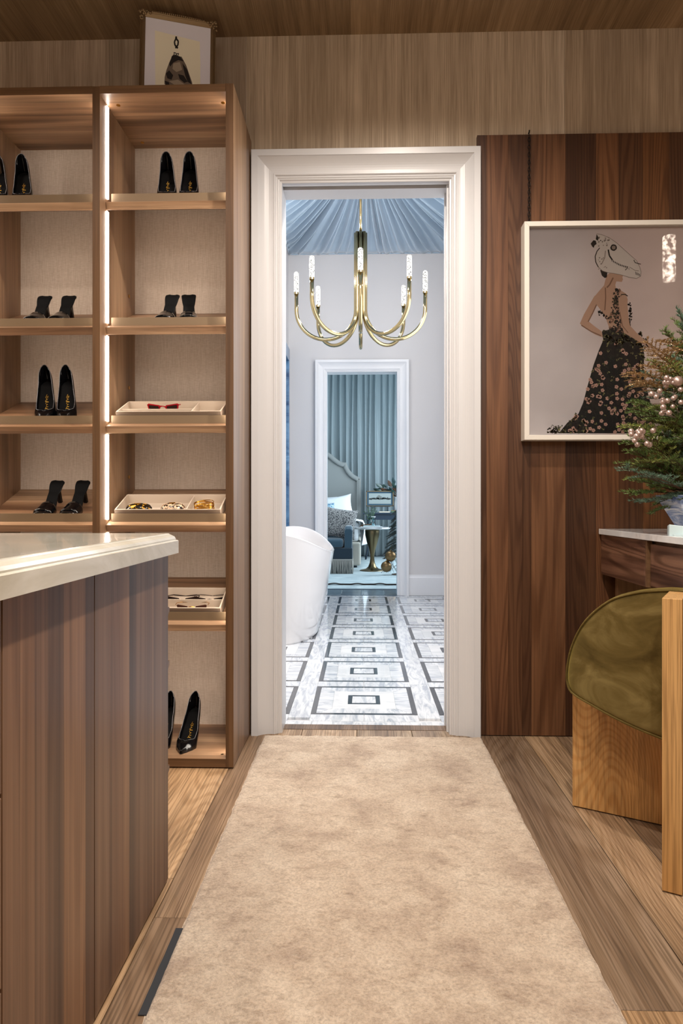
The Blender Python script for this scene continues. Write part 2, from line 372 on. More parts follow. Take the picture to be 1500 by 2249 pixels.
slab('wall_right', M['paper_z'], 3.0,3.1,-2.3,YW+.01,0,ZC)
slab('wall_rear', M['paper_z'], -2.3,3.1,-2.4,-2.3,0,ZC)
ce = slab('ceiling', M['bath_wall'], -2.3,3.1,-2.4,YW+.004,ZC+.004,ZC+.08)
cx = [-2.3,-1.2,-.62,-.05,.55,1.3,2.2,3.1]; ct = [.9,.98,.86,1,.93,1,.95]
for i in range(7):
    o = MB().box(cx[i]+.0001,cx[i+1]-.0001,-2.3,YW,ZC,ZC+.004).build('wallcovering_drop', M['paper_y'], ce, loc=((cx[i]+cx[i+1])/2,0,ZC), fix=False); o.color=(ct[i],)*3+(1,)
# floor boards
fl = slab('floor', M['dark_line'], -2.3,3.1,-2.4,3.24,-.06,-.012)
lines = [-2.3,-2.001,-1.754,-1.507,-1.26,-1.013,-.766,-.519,-.272,-.025,.222,.469,.716,.858,1.105,1.352,1.599,1.846,2.093,2.34,2.6,3.1]
joints = {6:[1.9,-.4], 7:[1.72,-.7], 8:[2.95,.4], 9:[2.2,.1], 10:[2.6,.9], 11:[1.434,-.6], 12:[.7], 13:[2.0,-.3]}
tn = {5:(1.25,1.06,.86),6:(1.32,1.15,.94),7:(1.16,1.08,1.0),8:(1.1,1.05,1.0),11:(.74,.70,.68),12:(1.08,1.0,.9),13:(.72,.66,.62),14:(.85,.8,.76)}
for i in range(len(lines)-1):
    js = [YW+.04]+joints.get(i, [rnd.uniform(1,2.6), rnd.uniform(-1,.5)])+[-2.3]
    for j in range(len(js)-1):
        o = MB().box(lines[i]+.0011, lines[i+1]-.0011, js[j+1]+.0008, js[j]-.0008, -.012, 0).build('plank', M['plank'], fl, loc=((lines[i]+lines[i+1])/2,(js[j]+js[j+1])/2,0), bevel=.0012, seg=1)
        t = tn.get(i, (1,1,1)); q = rnd.uniform(.93,1.05)
        if i == 11 and j > 0: t = (1.15,1.0,.8)
        o.color = (t[0]*q,t[1]*q,t[2]*q,1)
o = MB().box(dx0-.05,dx1+.05,YW+.04,3.24,-.012,.002).build('trim_1', M['plank'], bevel=.001, seg=1, loc=(0,3.2,0)); struct(o); o.color=(.50,.44,.42,1)
# white door casings
PROF = [(0,.0),(0,.010),(.002,.012),(.008,.013),(.012,.018),(.015,.019),(.018,.018),(.020,.021),(.026,.022),(.029,.027),(.032,.0285),(.036,.0285),(.038,.026)]
PROF += [(.038+.064*t,.026+.026*t**2.4) for t in (.15,.3,.45,.6,.72,.82,.9,.96,1)]+[(.104,.056),(.131,.056),(.133,.054),(.133,0)]
def casing(name, x0, x1, zi, Y, sc, num, wm=None):
    wm = wm or M['white']
    root = tag(empty(name, ((x0+x1)/2, Y, 0)), kind='structure')
    def leg(xe, sg):
        secs = [[Vector((xe+sg*w_*sc, Y-d*sc, 0)) for w_,d in PROF], [Vector((xe+sg*w_*sc, Y-d*sc, zi+w_*sc)) for w_,d in PROF]]
        return MB().loft(secs).build('casing', wm, root)
    leg(x0,-1); leg(x1,1)
    secs = [[Vector((x0-w_*sc, Y-d*sc, zi+w_*sc)) for w_,d in PROF], [Vector((x1+w_*sc, Y-d*sc, zi+w_*sc)) for w_,d in PROF]]
    MB().loft(secs).build('casing', wm, root)
    return root
d1 = casing('door_1', dx0, dx1, dz, YW, 1.0, 1)
for a,b,nm in ((dx0-.02,dx0,'jamb'),(dx1,dx1+.02,'jamb')):
    MB().box(a,b,YW-.002,YW+.035,0,dz).box(a,b,YW+.05,YW2+.012,0,dz).box(a-.0,b,YW+.035,YW+.05,0,dz).build(nm, M['white'], d1, fix=False)
MB().box(dx0-.02,dx1+.02,YW-.002,YW+.022,dz,dz+.03).box(dx0-.02,dx1+.02,YW+.048,YW2+.012,dz-.004,dz+.03).build('head_jamb', M['white'], d1, fix=False)
MB().box(dx0,dx1,YW+.020,YW+.050,dz+.024,dz+.032).build('door_track', M['black'], d1)
MB().box(dx1-.008,dx1,YW+.02,YW+.04,0,dz).box(dx1-.008,dx1,YW+.105,YW+.125,0,dz).build('door_stop', M['white'], d1, fix=False, bevel=.001)
d2 = casing('door_2', fx0, fx1, fz, YB, .98, 2, M['white_far'])
MB().box(fx0-.02,fx0,YB-.002,YB2,0,fz).build('jamb', M['white_far'], d2); MB().box(fx1,fx1+.02,YB-.002,YB2,0,fz).build('jamb', M['white_far'], d2)
MB().box(fx0-.02,fx1+.02,YB-.002,YB2,fz,fz+.03).build('head_jamb', M['white_far'], d2)
# bathroom shell
XR = 1.05; XL = -.835
wall_with_hole('wall_bathroom_far', M['bath_wall'], -1.5, 2.6, YB, YB2, 4.5, fx0-.02, fx1+.02, fz+.03)
slab('wall_bathroom_right', M['bath_wall'], XR, XR+.1, YW2, YB, 0, 4.5)
slab('wall_bathroom_left', M['bath_wall'], -1.5, -1.4, YW2, YB, 0, 4.5)
slab('ceiling_bathroom', M['bath_wall'], -1.5, 1.2, YW2, YB+.1, 4.4, 4.5)
# projecting wall with the blue marble opening, its blue frame and marble panels are parts
ws = tag(empty('wall_shower', (XL-.2, 7.2, 0)), kind='structure')
MB().box(XL-.5, XL, 6.55, YB, 2.80, 4.4).box(XL-.5, XL, 7.80, YB, 0, 2.80).box(XL-.5, XL, 6.55, 6.6, 0, 2.80).box(XL-.5,XL-.3,6.6,7.8,0,2.8).build('wall_body', M['bath_wall'], ws, fix=False)
MB().box(XL-.10, XL+.02, 6.62, 7.80, 2.62, 2.76).box(XL-.10, XL+.02, 7.72, 7.80, 0, 2.62).build('blue_frame', M['marble_blue'], ws, fix=False, bevel=.004)
for i in range(4):
    y = 7.715-.27*i
    MB().box(XL-.12,XL-.015,y-.264,y,0,1.02).build('marble_panel', M['marble_blue'], ws, bevel=.002)
    MB().box(XL-.12,XL-.015,y-.264,y,1.026,2.615).build('marble_panel', M['marble_blue'], ws, bevel=.002)
zt = Z(1262, YB, 930)
bb = MB(); bb.loft([[Vector((x, YB-d, z)) for d,z in ((0,0),(.022,0),(.022,zt-.035),(.014,zt-.02),(.012,zt),(0,zt))] for x in (fx1+.131,XR)]); o = bb.build('baseboard_far', M['white_far'], loc=(.75,YB,0)); struct(o)
bb = MB(); bb.loft([[Vector((XR-d, y, z)) for d,z in ((0,0),(.022,0),(.022,zt-.035),(.014,zt-.02),(.012,zt),(0,zt))] for y in (YW2,YB)]); o = bb.build('baseboard_right', M['white_far'], loc=(XR,5.5,0)); struct(o)
# bathroom floor: inlaid marble squares
fb = slab('floor_bathroom', M['white'], -1.45, XR, 3.24, YB2, -.06, -.0115)
P = .628; W2 = .261; CX0 = X(799.6,3.4); Y0 = 3.40+W2
def trap(x0,x1,a0,a1,g=.0012):  # mitred bar along the south side: outer y=-x0.., returns 4 corners
    return [(-x0+g,-x0+g*.5),(x0-g,-x0+g*.5),(x1-g,-x1-g*.5),(-x1+g,-x1-g*.5)]
def piece_mesh(name, poly, mat, z=0.0):
    mb = MB(); n = len(poly)
    mb.prism(poly, lambda a,b,d: Vector((a,b,d)), -.0115, z)
    return mb.mesh(name, mat)
m_bar = [piece_mesh('inlay_bar', trap(W2,W2-.025,0,0), M['marble_dark']), piece_mesh('marble_border', trap(W2-.025,.16,0,0), M['marble_grey']), piece_mesh('small_inlay_bar', trap(.084,.062,0,0), M['marble_dark'])]
half = trap(W2,W2-.025,0,0); 
barL = piece_mesh('inlay_bar', [half[0],(-.0015,half[1][1]),(-.0015,half[2][1]),half[3]], M['marble_dark']); barR = piece_mesh('inlay_bar', [(.0015,half[0][1]),half[1],half[2],(.0015,half[3][1])], M['marble_dark'])
ring = MB()
for k in range(4):
    R_ = Matrix.Rotation(k*PI/2,3,'Z'); q = trap(.16,.084,0,0,.0)
    ring.prism(q, lambda a,b,d: R_ @ Vector((a,b,d)), -.0115, 0)
m_ring = ring.mesh('white_tile', M['marble_white']); m_cen = piece_mesh('center_tile', [(-.061,-.061),(.061,-.061),(.061,.061),(-.061,.061)], M['marble_grey'])
def put(name, me, x, y, rz=0):
    o = bpy.data.objects.new(name, me); COL.objects.link(o); o.parent = fb
    o.location = Vector((x,y,0))-WL[fb.name]; o.rotation_euler = (0,0,rz); return o
g = P/2-W2
for r in range(7):
    cy = Y0+r*P
    for c in (-1,0,1):
        cx_ = CX0+c*P
        for k in range(4):
            if k in (0,2) and r < 4:
                put('inlay_bar', barL, cx_, cy, k*PI/2); put('inlay_bar', barR, cx_, cy, k*PI/2)
            else: put('inlay_bar', m_bar[0], cx_, cy, k*PI/2)
            put('marble_border', m_bar[1], cx_, cy, k*PI/2); put('small_inlay_bar', m_bar[2], cx_, cy, k*PI/2)
        put('white_tile', m_ring, cx_, cy); put('center_tile', m_cen, cx_, cy)
hs = piece_mesh('strip_tile', [(-W2,-g+.001),(-.001,-g+.001),(-.001,g-.001),(-W2,g-.001)], M['marble_grey'])
hs2 = piece_mesh('strip_tile', [(.001,-g+.001),(W2,-g+.001),(W2,g-.001),(.001,g-.001)], M['marble_grey'])
vs = piece_mesh('strip_tile', [(-g+.001,-P/2+.001),(g-.001,-P/2+.001),(g-.001,P/2-.001),(-g+.001,P/2-.001)], M['marble_grey'])
for r in range(8):
    for c in (-1,0,1):
        put('strip_tile', hs, CX0+c*P, Y0+(r-.5)*P); put('strip_tile', hs2, CX0+c*P, Y0+(r-.5)*P)
for r in range(7):
    for c in (-1,0,1,2): put('strip_tile', vs, CX0+(c-.5)*P, Y0+r*P)
for i,(a,b) in enumerate(((-1.45,-.24),(-.24,.27),(.27,XR))):
    MB().box(a+.001,b-.001,3.242,Y0-P/2-g-.001,-.0115,0).build('strip_tile', M['marble_grey'], fb, loc=((a+b)/2,3.3,0))
# linear drain: a row of dark slots
dr = thing('floor_drain', 'row of small dark slots of a linear drain set in the marble floor', 'drain', (X(957,7.52),7.52,0))
mb = MB()
for i in range(13): 
    xx = X(935+i*3.6,7.52); mb.box(xx-.006,xx+.006,7.50,7.53,0,.0012)
o = mb.build('drain_slots', M['dark_line'], dr, fix=False); o['kind']='stuff'
# bedroom shell
slab('floor_bedroom', M['bed_rug'], -2.7, 2.7, YB2, 14.1, -.06, -.003).color = (.8,.85,.9,1)
for i,(a,b) in enumerate(((620,703),(703,750.6),(750.6,798),(798,843),(843,890),(890,940))):
    o = MB().box(X(a,8.16)+.002,X(b,8.16)-.002,YB+.004,8.32,-.0115,0.002).build('slate_tile', M['slate'], fb, bevel=.001, seg=1); o.color=(1,1,1,1)
slab('trim_2', M['navy'], -1.2,1.2,8.322,8.40,-.01,.004)
slab('wall_bedroom_far', M['bed_wall'], -2.7,2.7,14.0,14.1,0,3.9)
slab('wall_bedroom_left', M['bed_wall'], -2.7,-2.6,YB2,14.0,0,3.9)
slab('wall_bedroom_right', M['bed_wall'], 2.6,2.7,YB2,14.0,0,3.9)
slab('ceiling_bedroom', M['bed_wall'], -2.7,2.7,YB2,14.1,3.9,4.0)
# ------------------------------------------------------------------ tented fabric ceiling of the bathroom
CP = Vector((.03, 6.25, 4.28)); bx0,bx1,by0,by1 = XL+.01, XR-.01, 4.65, YB-.01; ze = 3.84
prm = 2*(bx1-bx0)+2*(by1-by0); fr = random.Random(3)
cent = []; s_ = 0
while s_ < prm: cent.append((s_, fr.uniform(.3,1), fr.uniform(.016,.034), fr.uniform(-.03,.03))); s_ += fr.uniform(.05,.15)
def bnd(s):
    s %= prm; a = bx1-bx0; b_ = by1-by0
    if s < a: return Vector((bx0+s, by1, ze))
    s -= a
    if s < b_: return Vector((bx1, by1-s, ze))
    s -= b_
    if s < a: return Vector((bx1-s, by0, ze))
    return Vector((bx0, by0+s-a, ze))
NU, NV = 1300, 22
def tent(i, j):
    s = i*prm; r = .06+.94*j; B = bnd(s); f = 0
    for c0, am, wd, tw in cent:
        d = (s-c0-tw*(1-r)*3+prm/2)%prm-prm/2
        if abs(d) < .12: f += am*math.exp(-(d/wd)**2)
    e = (.35+.65*math.sin(min(r,1)*PI*.9))
    p = CP.lerp(B, r); p.z = lerp(CP.z, ze, r**.92) - .13*f*e*min(1,(1-r)*8+.15) + .012*mnoise.noise(Vector((s*6, r*3, 0)))
    if j >= .999:
        p.z += .012*mnoise.noise(Vector((s*14,0,3)))
    return p
mb = MB().grid(tent, NU, NV)
tt = thing('fabric_canopy', 'pale blue gathered fabric tent ceiling radiating above the brass chandelier', 'canopy', (CP.x,CP.y,ze))
mb.build('gathered_fabric', M['tent'], tt, smooth=True, fix=False, solid=.002)
mb = MB().tube([bnd(k/300*prm)-Vector((0,0,.0))+Vector((0,0,.004*mnoise.noise(Vector((k*.9,0,0))))) for k in range(301)], .009, 6)
mb.build('hem', M['tent'], tt, smooth=True)

# ================================================================== ISLAND
IX = -.53; IY = 1.886; IT = .894
isl = thing('island_cabinet', 'walnut island drawer cabinet under the thick cream onyx worktop', 'cabinet', (-1.1,.9,0))
MB().box(-1.68,IX-.019,-.3,IY-.019,.012,IT).box(-1.66,IX-.03,-.28,IY-.03,0,.012).build('carcass', M['walnut_edge'], isl, fix=False)
ys = at(207,1800,1.362).y; 
vt = {5:(1.0,.93,.88),44:(1.08,1.0,.92),76:(.80,.75,.74),104:(.72,.68,.68),140:(1.05,.96,.86),188:(.72,.67,.66),208:(.86,.84,.84),240:(.98,.90,.86),274:(1.04,.98,.92),284:(.66,.65,.68),300:(.74,.72,.74),334:(.92,.9,.9),362:(.7,.66,.66)}
def side_y(u): a = (u-750)/F; tn_ = (-math.sin(YAW)+a*math.cos(YAW))/(math.cos(YAW)+a*math.sin(YAW)); return IX/tn_
for (ua, ub) in ((5,207),(208,371)):
    ya, yb = side_y(ua), min(side_y(ub), IY); sp_ = MB().box(IX-.018,IX-.004,ya+.001,yb-.0005,.008,IT).build('side_panel', M['island'], isl)
    ks = [u for u in sorted(vt) if ua <= u < ub]+[ub]
    for p_, q_ in zip(ks, ks[1:]):
        y_a, y_b = side_y(p_), min(side_y(q_), IY)
        if p_ == ks[0]: y_a += .0012
        if q_ == ks[-1]: y_b -= .0008
        o = MB().box(IX-.004,IX,y_a+.0001,y_b-.0001,.008,IT).build('veneer_strip', M['island'], sp_, fix=False); o.color = (*vt[p_],1)
for a,b in ((.012,.312),(.318,.598),(.604,.888)):
    o = MB().box(IX-.018,IX,.42,side_y(3),a,b).build('drawer_front', M['island'], isl, bevel=.001, seg=1)
MB().box(IX-.018,IX,-.3,.417,.008,IT).build('side_panel', M['island'], isl)
for zz in (.739,.592,.305):
    d_ = MB().box(-1.67,IX-.003,IY-.018,IY-.001,zz-.135,zz).build('drawer_front', M['walnut_edge'], isl)
    mb = MB(); mb.loft([[Vector((x,IY-.004,zz-.022)),Vector((x,IY+.020,zz-.006)),Vector((x,IY+.020,zz+.006)),Vector((x,IY-.004,zz+.006))] for x in (-1.66,IX-.002)])
    mb.build('finger_pull', M['walnut_edge'], d_)
mb = MB().box(-1.68,IX-.012,-.3,IY-.008,IT,IT+.004)
# worktop with ogee edge
tz = .9495; bz = IT+.0005
ctr = [(0,bz),(.0,bz+.034),(-.003,bz+.036),(-.006,bz+.0365),(-.006,bz+.040),(-.009,bz+.046),(-.016,bz+.0505),(-.019,bz+.052),(-.0205,tz-.001),(-.024,tz)]
x0,x1,y0,y1 = -1.75,-.505,-.4,1.9
secs = []
for dd, z in ctr:
    e = dd; secs.append([Vector((x0-e,y0-e,z)),Vector((x1+e,y0-e,z)),Vector((x1+e,y1+e,z)),Vector((x0-e,y1+e,z))])
wt = MB().loft(secs).build('island_worktop', M['onyx'], loc=(-1.1,.75,bz), smooth=False)
tag(wt, 'thick translucent cream onyx worktop with stepped edge on the walnut island', 'worktop')

# ================================================================== SHOE CABINET
CY = 2.69; CB = 3.112
xA = X(513,CY); xB = X(495.5,CY); xC = X(219,CY); xD = X(203,CY); bw = xB-xC; xE = xD-bw; xF = xE-(xA-xB)
ct_, cb_ = Z(185.5,CY,400), .006
cab = thing('shoe_cabinet', 'tall open walnut shoe cabinet with backlit shelves left of the white doorway', 'cabinet', ((xA+xF)/2,2.9,0))
mb = MB().box(xB,xA,CY,YW-.002,cb_,ct_); mb.build('side_panel', M['walnut_z'], cab, bevel=.0008, seg=1)
mb = MB().box(xB+.0005,xA-.0005,CY-.0015,CY,cb_,ct_); mb.build('edge_band', M['walnut_edge_z'], cab)
MB().box(xF,xE,CY,YW-.002,cb_,ct_).build('side_panel', M['walnut_z'], cab)
for (a,b) in ((xD,xC),):
    MB().box(a,b,CY+.0015,YW-.002,cb_,ct_-.001).build('partition', M['walnut_z'], cab)
    MB().box(a,b,CY,CY+.0015,cb_,ct_-.001).build('edge_band', M['walnut_edge_z'], cab)
MB().box(xF+.02,xA-.02,CY+.05,YW-.05,0,cb_).build('plinth', M['black'], cab)
TH = .030
for (a,b) in ((xC,xB),(xE,xD)):
    MB().box(a,b,CY+.0015,CB,ct_-TH,ct_).build('top_board', M['walnut_x'], cab); MB().box(a,b,CY,CY+.0015,ct_-TH,ct_).build('edge_band', M['walnut_edge'], cab)
    MB().box(a,b,CY+.0015,CB,cb_,.038).build('bottom_board', M['walnut_x'], cab); MB().box(a,b,CY,CY+.0015,cb_,.038).build('edge_band', M['walnut_edge'], cab)
    MB().box(a,b,CB,CB+.012,.038,ct_-TH).build('back_panel', M['woven'], cab)
SA = math.radians(22.6); SY = 2.75
SZ = [2.2337, 1.734, 1.339, .944, .5485]
ca, sa = math.cos(SA), math.sin(SA)
def slope(x, s, n, k):   # point on shelf k: s along the slope from its front top edge, n above it
    return Vector((x, SY+s*ca-n*sa, SZ[k]+s*sa+n*ca))
def lipq(x, s, h, k): p = slope(x, s, 0, k); return Vector((x, p.y, p.z+h))
segs = []
for k in range(5):
    for (a,b,sd) in ((xC,xB,1),(xE,xD,-1)):
        a2, b2 = a+.001, b-.001
        L = (CB-SY)/ca
        mb = MB().loft([[slope(x,0,0,k),slope(x,L,0,k),slope(x,L+TH*sa/ca*0,-TH,k),slope(x,0,-TH,k)] for x in (a2,b2)])
        sh = mb.build('shelf', M['walnut_x'], cab, bevel=.0008, seg=1)
        mb = MB().loft([[slope(x,.0325,0.0003,k),slope(x,.0345,0.0003,k),lipq(x,.0345,.033,k),lipq(x,.0325,.033,k)] for x in (a2+.012,b2-.002)])
        mb.build('shoe_rail', M['taupe'], sh)
# LED channels in the bay sides, broken at each shelf
for (xs,sg) in ((xC,1),(xB,-1),(xD,-1),(xE,1)):
    z0 = .05
    for k in (4,3,2,1,0,-1):
        z1 = (SZ[k]-TH-.001) if k >= 0 else ct_-TH-.006
        a, b = sorted((xs, xs+sg*.0035))
        MB().box(a,b,2.762,2.778,z0,z1).build('led_strip', M['led'], cab)
        if k >= 0: z0 = SZ[k]+.022
# round cap dots
for (x,y,z,ax) in [(xC,3.03,Z(150+400/2.679+700-150,3.03),'x'),(xC,3.03,Z(1047,3.03),'x'),(xC,3.03,Z(646,3.03),'x')]:
    M_ = Matrix.Translation((x+.0005,y,z)) @ Matrix.Rotation(PI/2,4,'Y')
    mb = MB().lathe([(.008,0),(.008,.0015)], n=16); mb.v = [M_ @ p for p in mb.v]; mb.build('cap_dot', M['gold'], cab)
for (x,y) in ((xC+.045,2.77),(xB-.025,2.765),(xD-.02,2.765),(xC+.05,3.06)):
    MB().lathe([(.008,ct_-TH-.0015),(.008,ct_-TH)], c=(x,y,0), n=16).build('cap_dot', M['gold'], cab)
MB().lathe([(.006,.038),(.006,.0392)], c=(X(488,2.74),2.74,0), n=12).build('cap_dot', M['bronze'], cab)

# ================================================================== WALNUT WALL PANEL
PY = 3.105; pxs = [1048,1068,1116,1147,1167,1242,1309,1359,1412,1470,1540,1620]
pt = [(.74,.66,.62),(1.28,1.14,1.0),(.70,.62,.58),(.60,.52,.48),(1.12,1.02,.92),(.50,.42,.37),(1.12,.96,.76),(.62,.52,.42),(1.12,.94,.66),(.72,.64,.58),(.9,.82,.74)]
wp = thing('wall_panel', 'tall dark walnut veneer panel covering the wall right of the doorway', 'wall panel', (X(1300,PY),PY,0))
ptop = Z(297,PY,1048)
for i in range(len(pxs)-1):
    o = MB().box(X(pxs[i],PY)+.0002,X(pxs[i+1],PY)-.0002,PY,YW-.001,.004,ptop).build('board', M['walnut_dark'], wp, bevel=.0003, seg=1); o.color=(*pt[i],1)
# ================================================================== SHOES
def pump_parts(L=.215, hh=.118, W=.080):
    """local frame: toe at origin pointing -Y, heel at +L, sole on z=0"""
    fb_ = lambda s: hh*interp([(0,0.0),(.34,.0),(.5,.16),(.7,.55),(.88,.92),(1,1.0)], s)+.004
    wd = lambda s: W/2*interp([(0,.05),(.04,.22),(.12,.50),(.24,.84),(.34,1.0),(.5,.90),(.68,.76),(.86,.64),(.95,.46),(1.0,.14)], s)
    ht = lambda s: interp([(0,.012),(.08,.020),(.2,.032),(.28,.036),(.36,.036),(.5,.038),(.7,.046),(.88,.064),(1,.076)], s)
    tp = lambda s: interp([(0,0),(.22,0),(.255,.02),(.30,.55),(.36,.84),(.5,.97),(.8,.92),(.93,.80),(1,.7)], s)
    def up(s_, v, side=None):
        s = s_; side = side or (-1 if v < .5 else 1); h = 1-abs(v-.5)*2
        w = wd(s); t = tp(s); H_ = ht(s)
        a = max(0,math.cos(h*PI/2))**.55 if h < 1 else 0
        x = w*(t+(1-t)*a)*(1+.06*math.sin(h*PI)); z = H_*(h**.8 if t > .5 else math.sin(h*PI/2))
        yb = s*L + (.006*math.sin(h*PI) if s > .98 else 0) - .010*h*(1 if s > .9 else 0)
        return Vector((side*x, yb, fb_(s)-.003+z))
    mb = MB()
    for sd in (-1,1):
        mb.grid(lambda a,b: up(a, (b/2 if sd < 0 else 1-b/2), sd), 40, 8, flip=sd>0)
    # back of the heel counter
    mb.grid(lambda a,b: Vector((lerp(up(1,b/2,-1).x, up(1,1-b/2,1).x, a), up(1,b/2,-1).y+.004*math.sin(a*PI), up(1,b/2,-1).z)), 4, 8)
    ins = MB().grid(lambda a,b: Vector((wd(a)*.97*(b*2-1), a*L, fb_(a))), 30, 4)
    sole = MB().grid(lambda a,b: Vector((wd(a)*1.02*(b*2-1), a*L, fb_(a)-.004)), 30, 2)
    top = fb_(1)-.003; secs = []
    for t in [0,.15,.3,.5,.75,1]:
        z = top*(1-t)-.0; wv = lerp(W*.27, .0065, t**.45); dv = lerp(.030, .0055, t**.5); yc = L-.022-.004*t + .010*t
        if t == 0: z = top-.002
        secs.append([Vector((math.cos(q)*wv, yc+math.sin(q)*dv*.6, z if t > 0 else fb_((yc+math.sin(q)*dv*.6)/L)-.004)) for q in [2*PI*k/10 for k in range(10)]])
    heel = MB().loft(secs)
    pip = MB()
    ln = [up(.24+.76*k/26, .4999) for k in range(27)]; rn = [up(1-.76*k/26, .5001) for k in range(27)]
    pip.tube(ln+rn, .0011, 5)
    let = MB(); y_ = .52*L
    fz = lambda y: fb_(y/L)+.0009
    pr = random.Random(5)
    n_l = 60; pts = []
    for k in range(n_l+1):
        f = k/n_l; x_ = .0045*math.sin(f*2*PI*7)*(1+.5*math.sin(f*17))+.001; yy = y_+f*.046+.0022*math.cos(f*2*PI*7)
        if k < 4: x_ -= .004
        pts.append(Vector((x_, yy, fz(yy))))
    let.tube(pts, .00065, 4)
    let.tube([Vector((-.008,y_+.001,fz(y_+.001))),Vector((-.002,y_+.004,fz(y_+.004))),Vector((.008,y_-.001,fz(y_-.001)))], .0008, 4)
    let.tube([Vector((-.007,y_+.024,fz(y_+.024))),Vector((.008,y_+.021,fz(y_+.021)))], .0008, 4)
    return mb, ins, sole, heel, pip, let
def make_pump(label, group=None):
    t = thing('pump_shoe', label, 'shoe', group=group)
    up_, ins, sole, heel, pip, let = pump_parts()
    o = up_.build('upper', M['patent'], t, world=False, smooth=True, solid=.0018)
    ins.build('insole', M['insole'], t, world=False, smooth=True)['label'] = 'dark insole with gold lettering'
    sole.build('sole', M['suede_black'], t, world=False, smooth=True, solid=.002)
    heel.build('heel', M['patent'], t, world=False, smooth=True)
    pip.build('topline_binding', M['patent_edge'], t, world=False, smooth=True)
    let.build('gold_lettering', M['gold_ink'], t, world=False)
    return t
M['patent_edge'] = base_mat('bright_edge', (110,108,110), .2, spec=.8)
def make_mule(label, group=None, L=.20, hh=.088, W=.078):
    t = thing('mule_sandal', label, 'shoe', group=group)
    fb_ = lambda s: hh*interp([(0,.02),(.36,.0),(.52,.18),(.72,.58),(.9,.93),(1,1.0)], s)+.005
    wd = lambda s: W/2*interp([(0,.30),(.03,.62),(.1,.88),(.22,1.0),(.36,.96),(.55,.62),(.7,.58),(.86,.74),(.95,.78),(.985,.62),(1.0,.40)], s)
    def pl(a,b): return Vector((wd(a)*(b*2-1), a*L, fb_(a)+.002*abs(b*2-1)**3))
    MB().grid(pl, 44, 8).build('footbed', M['insole'], t, world=False, smooth=True, solid=.004)
    MB().grid(lambda a,b: pl(a,b)-Vector((0,0,.004)), 30, 2).build('sole', M['patent'], t, world=False, smooth=True, solid=.003)
    def band(a0,a1,hmax,dip):
        def f(a,b):
            q = b*PI; s = lerp(a0,a1,a); s2 = s + dip*math.sin(q)*(a-.5)
            return Vector((-math.cos(q)*wd(s)*1.05, s2*L, fb_(s)-.003+math.sin(q)**.75*hmax*(1+.25*a)))
        return f
    MB().grid(band(.04,.21,.022,-.05), 6, 18).build('strap', M['gloss_black'], t, world=False, smooth=True, solid=.003)
    MB().grid(band(.19,.40,.030,.10), 6, 18).build('strap', M['gloss_black'], t, world=False, smooth=True, solid=.003)
    secs = []
    for u_ in [0,.2,.45,.7,1]:
        z = (hh-.004)*(1-u_); wv = lerp(.016,.0075,u_**.5); dv = lerp(.014,.007,u_**.5); yc = L-.030+.012*u_
        secs.append([Vector((cx*wv, yc+cy*dv, z if u_ > 0 else fb_((yc+cy*dv)/L)-.004)) for cx,cy in ((-1,-1),(1,-1),(1,1),(-1,1))])
    MB().loft(secs).build('heel', M['patent'], t, world=False, bevel=.0015)
    return t
pump0 = make_pump('x'); mule0 = make_mule('x'); usedp = [False]; usedm = [False]
pg = 'black patent pumps in the shoe cabinet'; mg = 'black heeled mules in the shoe cabinet'
def place(kind, u, k, yaw, label, s0=.052, u_at=None, group=None):
    src, fl_ = (pump0, usedp) if kind == 'p' else (mule0, usedm)
    o = src if not fl_[0] else copy_tree(src); fl_[0] = True
    if k is None:
        p = Vector((X(u,u_at), u_at, .0385)); R_ = Matrix.Rotation(yaw,4,'Z')
    else:
        y = SY+s0*ca; p = slope(X(u,y), s0, .0008, k); R_ = Matrix.Rotation(SA,4,'X') @ Matrix.Rotation(yaw,4,'Z')
    o.rotation_euler = R_.to_euler(); o.location = p; o['label'] = label; o['category'] = 'shoe'; o['group'] = group or (pg if kind == 'p' else mg)
D = math.radians
place('p', -13, 0, D(13), 'black patent pump cut off by the left picture edge, top left shelf')
place('p', 42, 0, D(13), 'black patent pump on the top left shelf, wholly in view')
place('m', 62, 1, D(-2), 'black mule sandal on the second left shelf, further from the light strip')
place('m', 116, 1, D(-3), 'black mule sandal on the second left shelf, nearer the light strip')
place('p', 93, 2, D(12), 'black pump on the third left shelf, left shoe of its pair')
place('p', 139, 2, D(11), 'black pump on the third left shelf, right shoe of its pair')
place('m', 84, 3, D(-6), 'black double-strap mule on the fourth left shelf, left one of the pair')
place('m', 143, 3, D(-6), 'black double-strap mule on the fourth left shelf, right one of the pair')
place('p', 363, 0, D(8), 'black patent pump on the top right shelf below the small framed sketch, left shoe')
place('p', 410, 0, D(5), 'black patent pump on the top right shelf below the small framed sketch, right shoe')
place('m', 352, 1, D(-4), 'black mule on the second right shelf, the one leaning to the right')
place('m', 412, 1, D(9), 'black mule on the second right shelf, the one standing straight')
place('p', 397, None, D(-3), 'pointed black patent pump on the cabinet floor, fully visible right shoe', u_at=2.735)
place('p', 338, None, D(-3), 'pointed black pump on the cabinet floor, half hidden by the island', u_at=2.735)

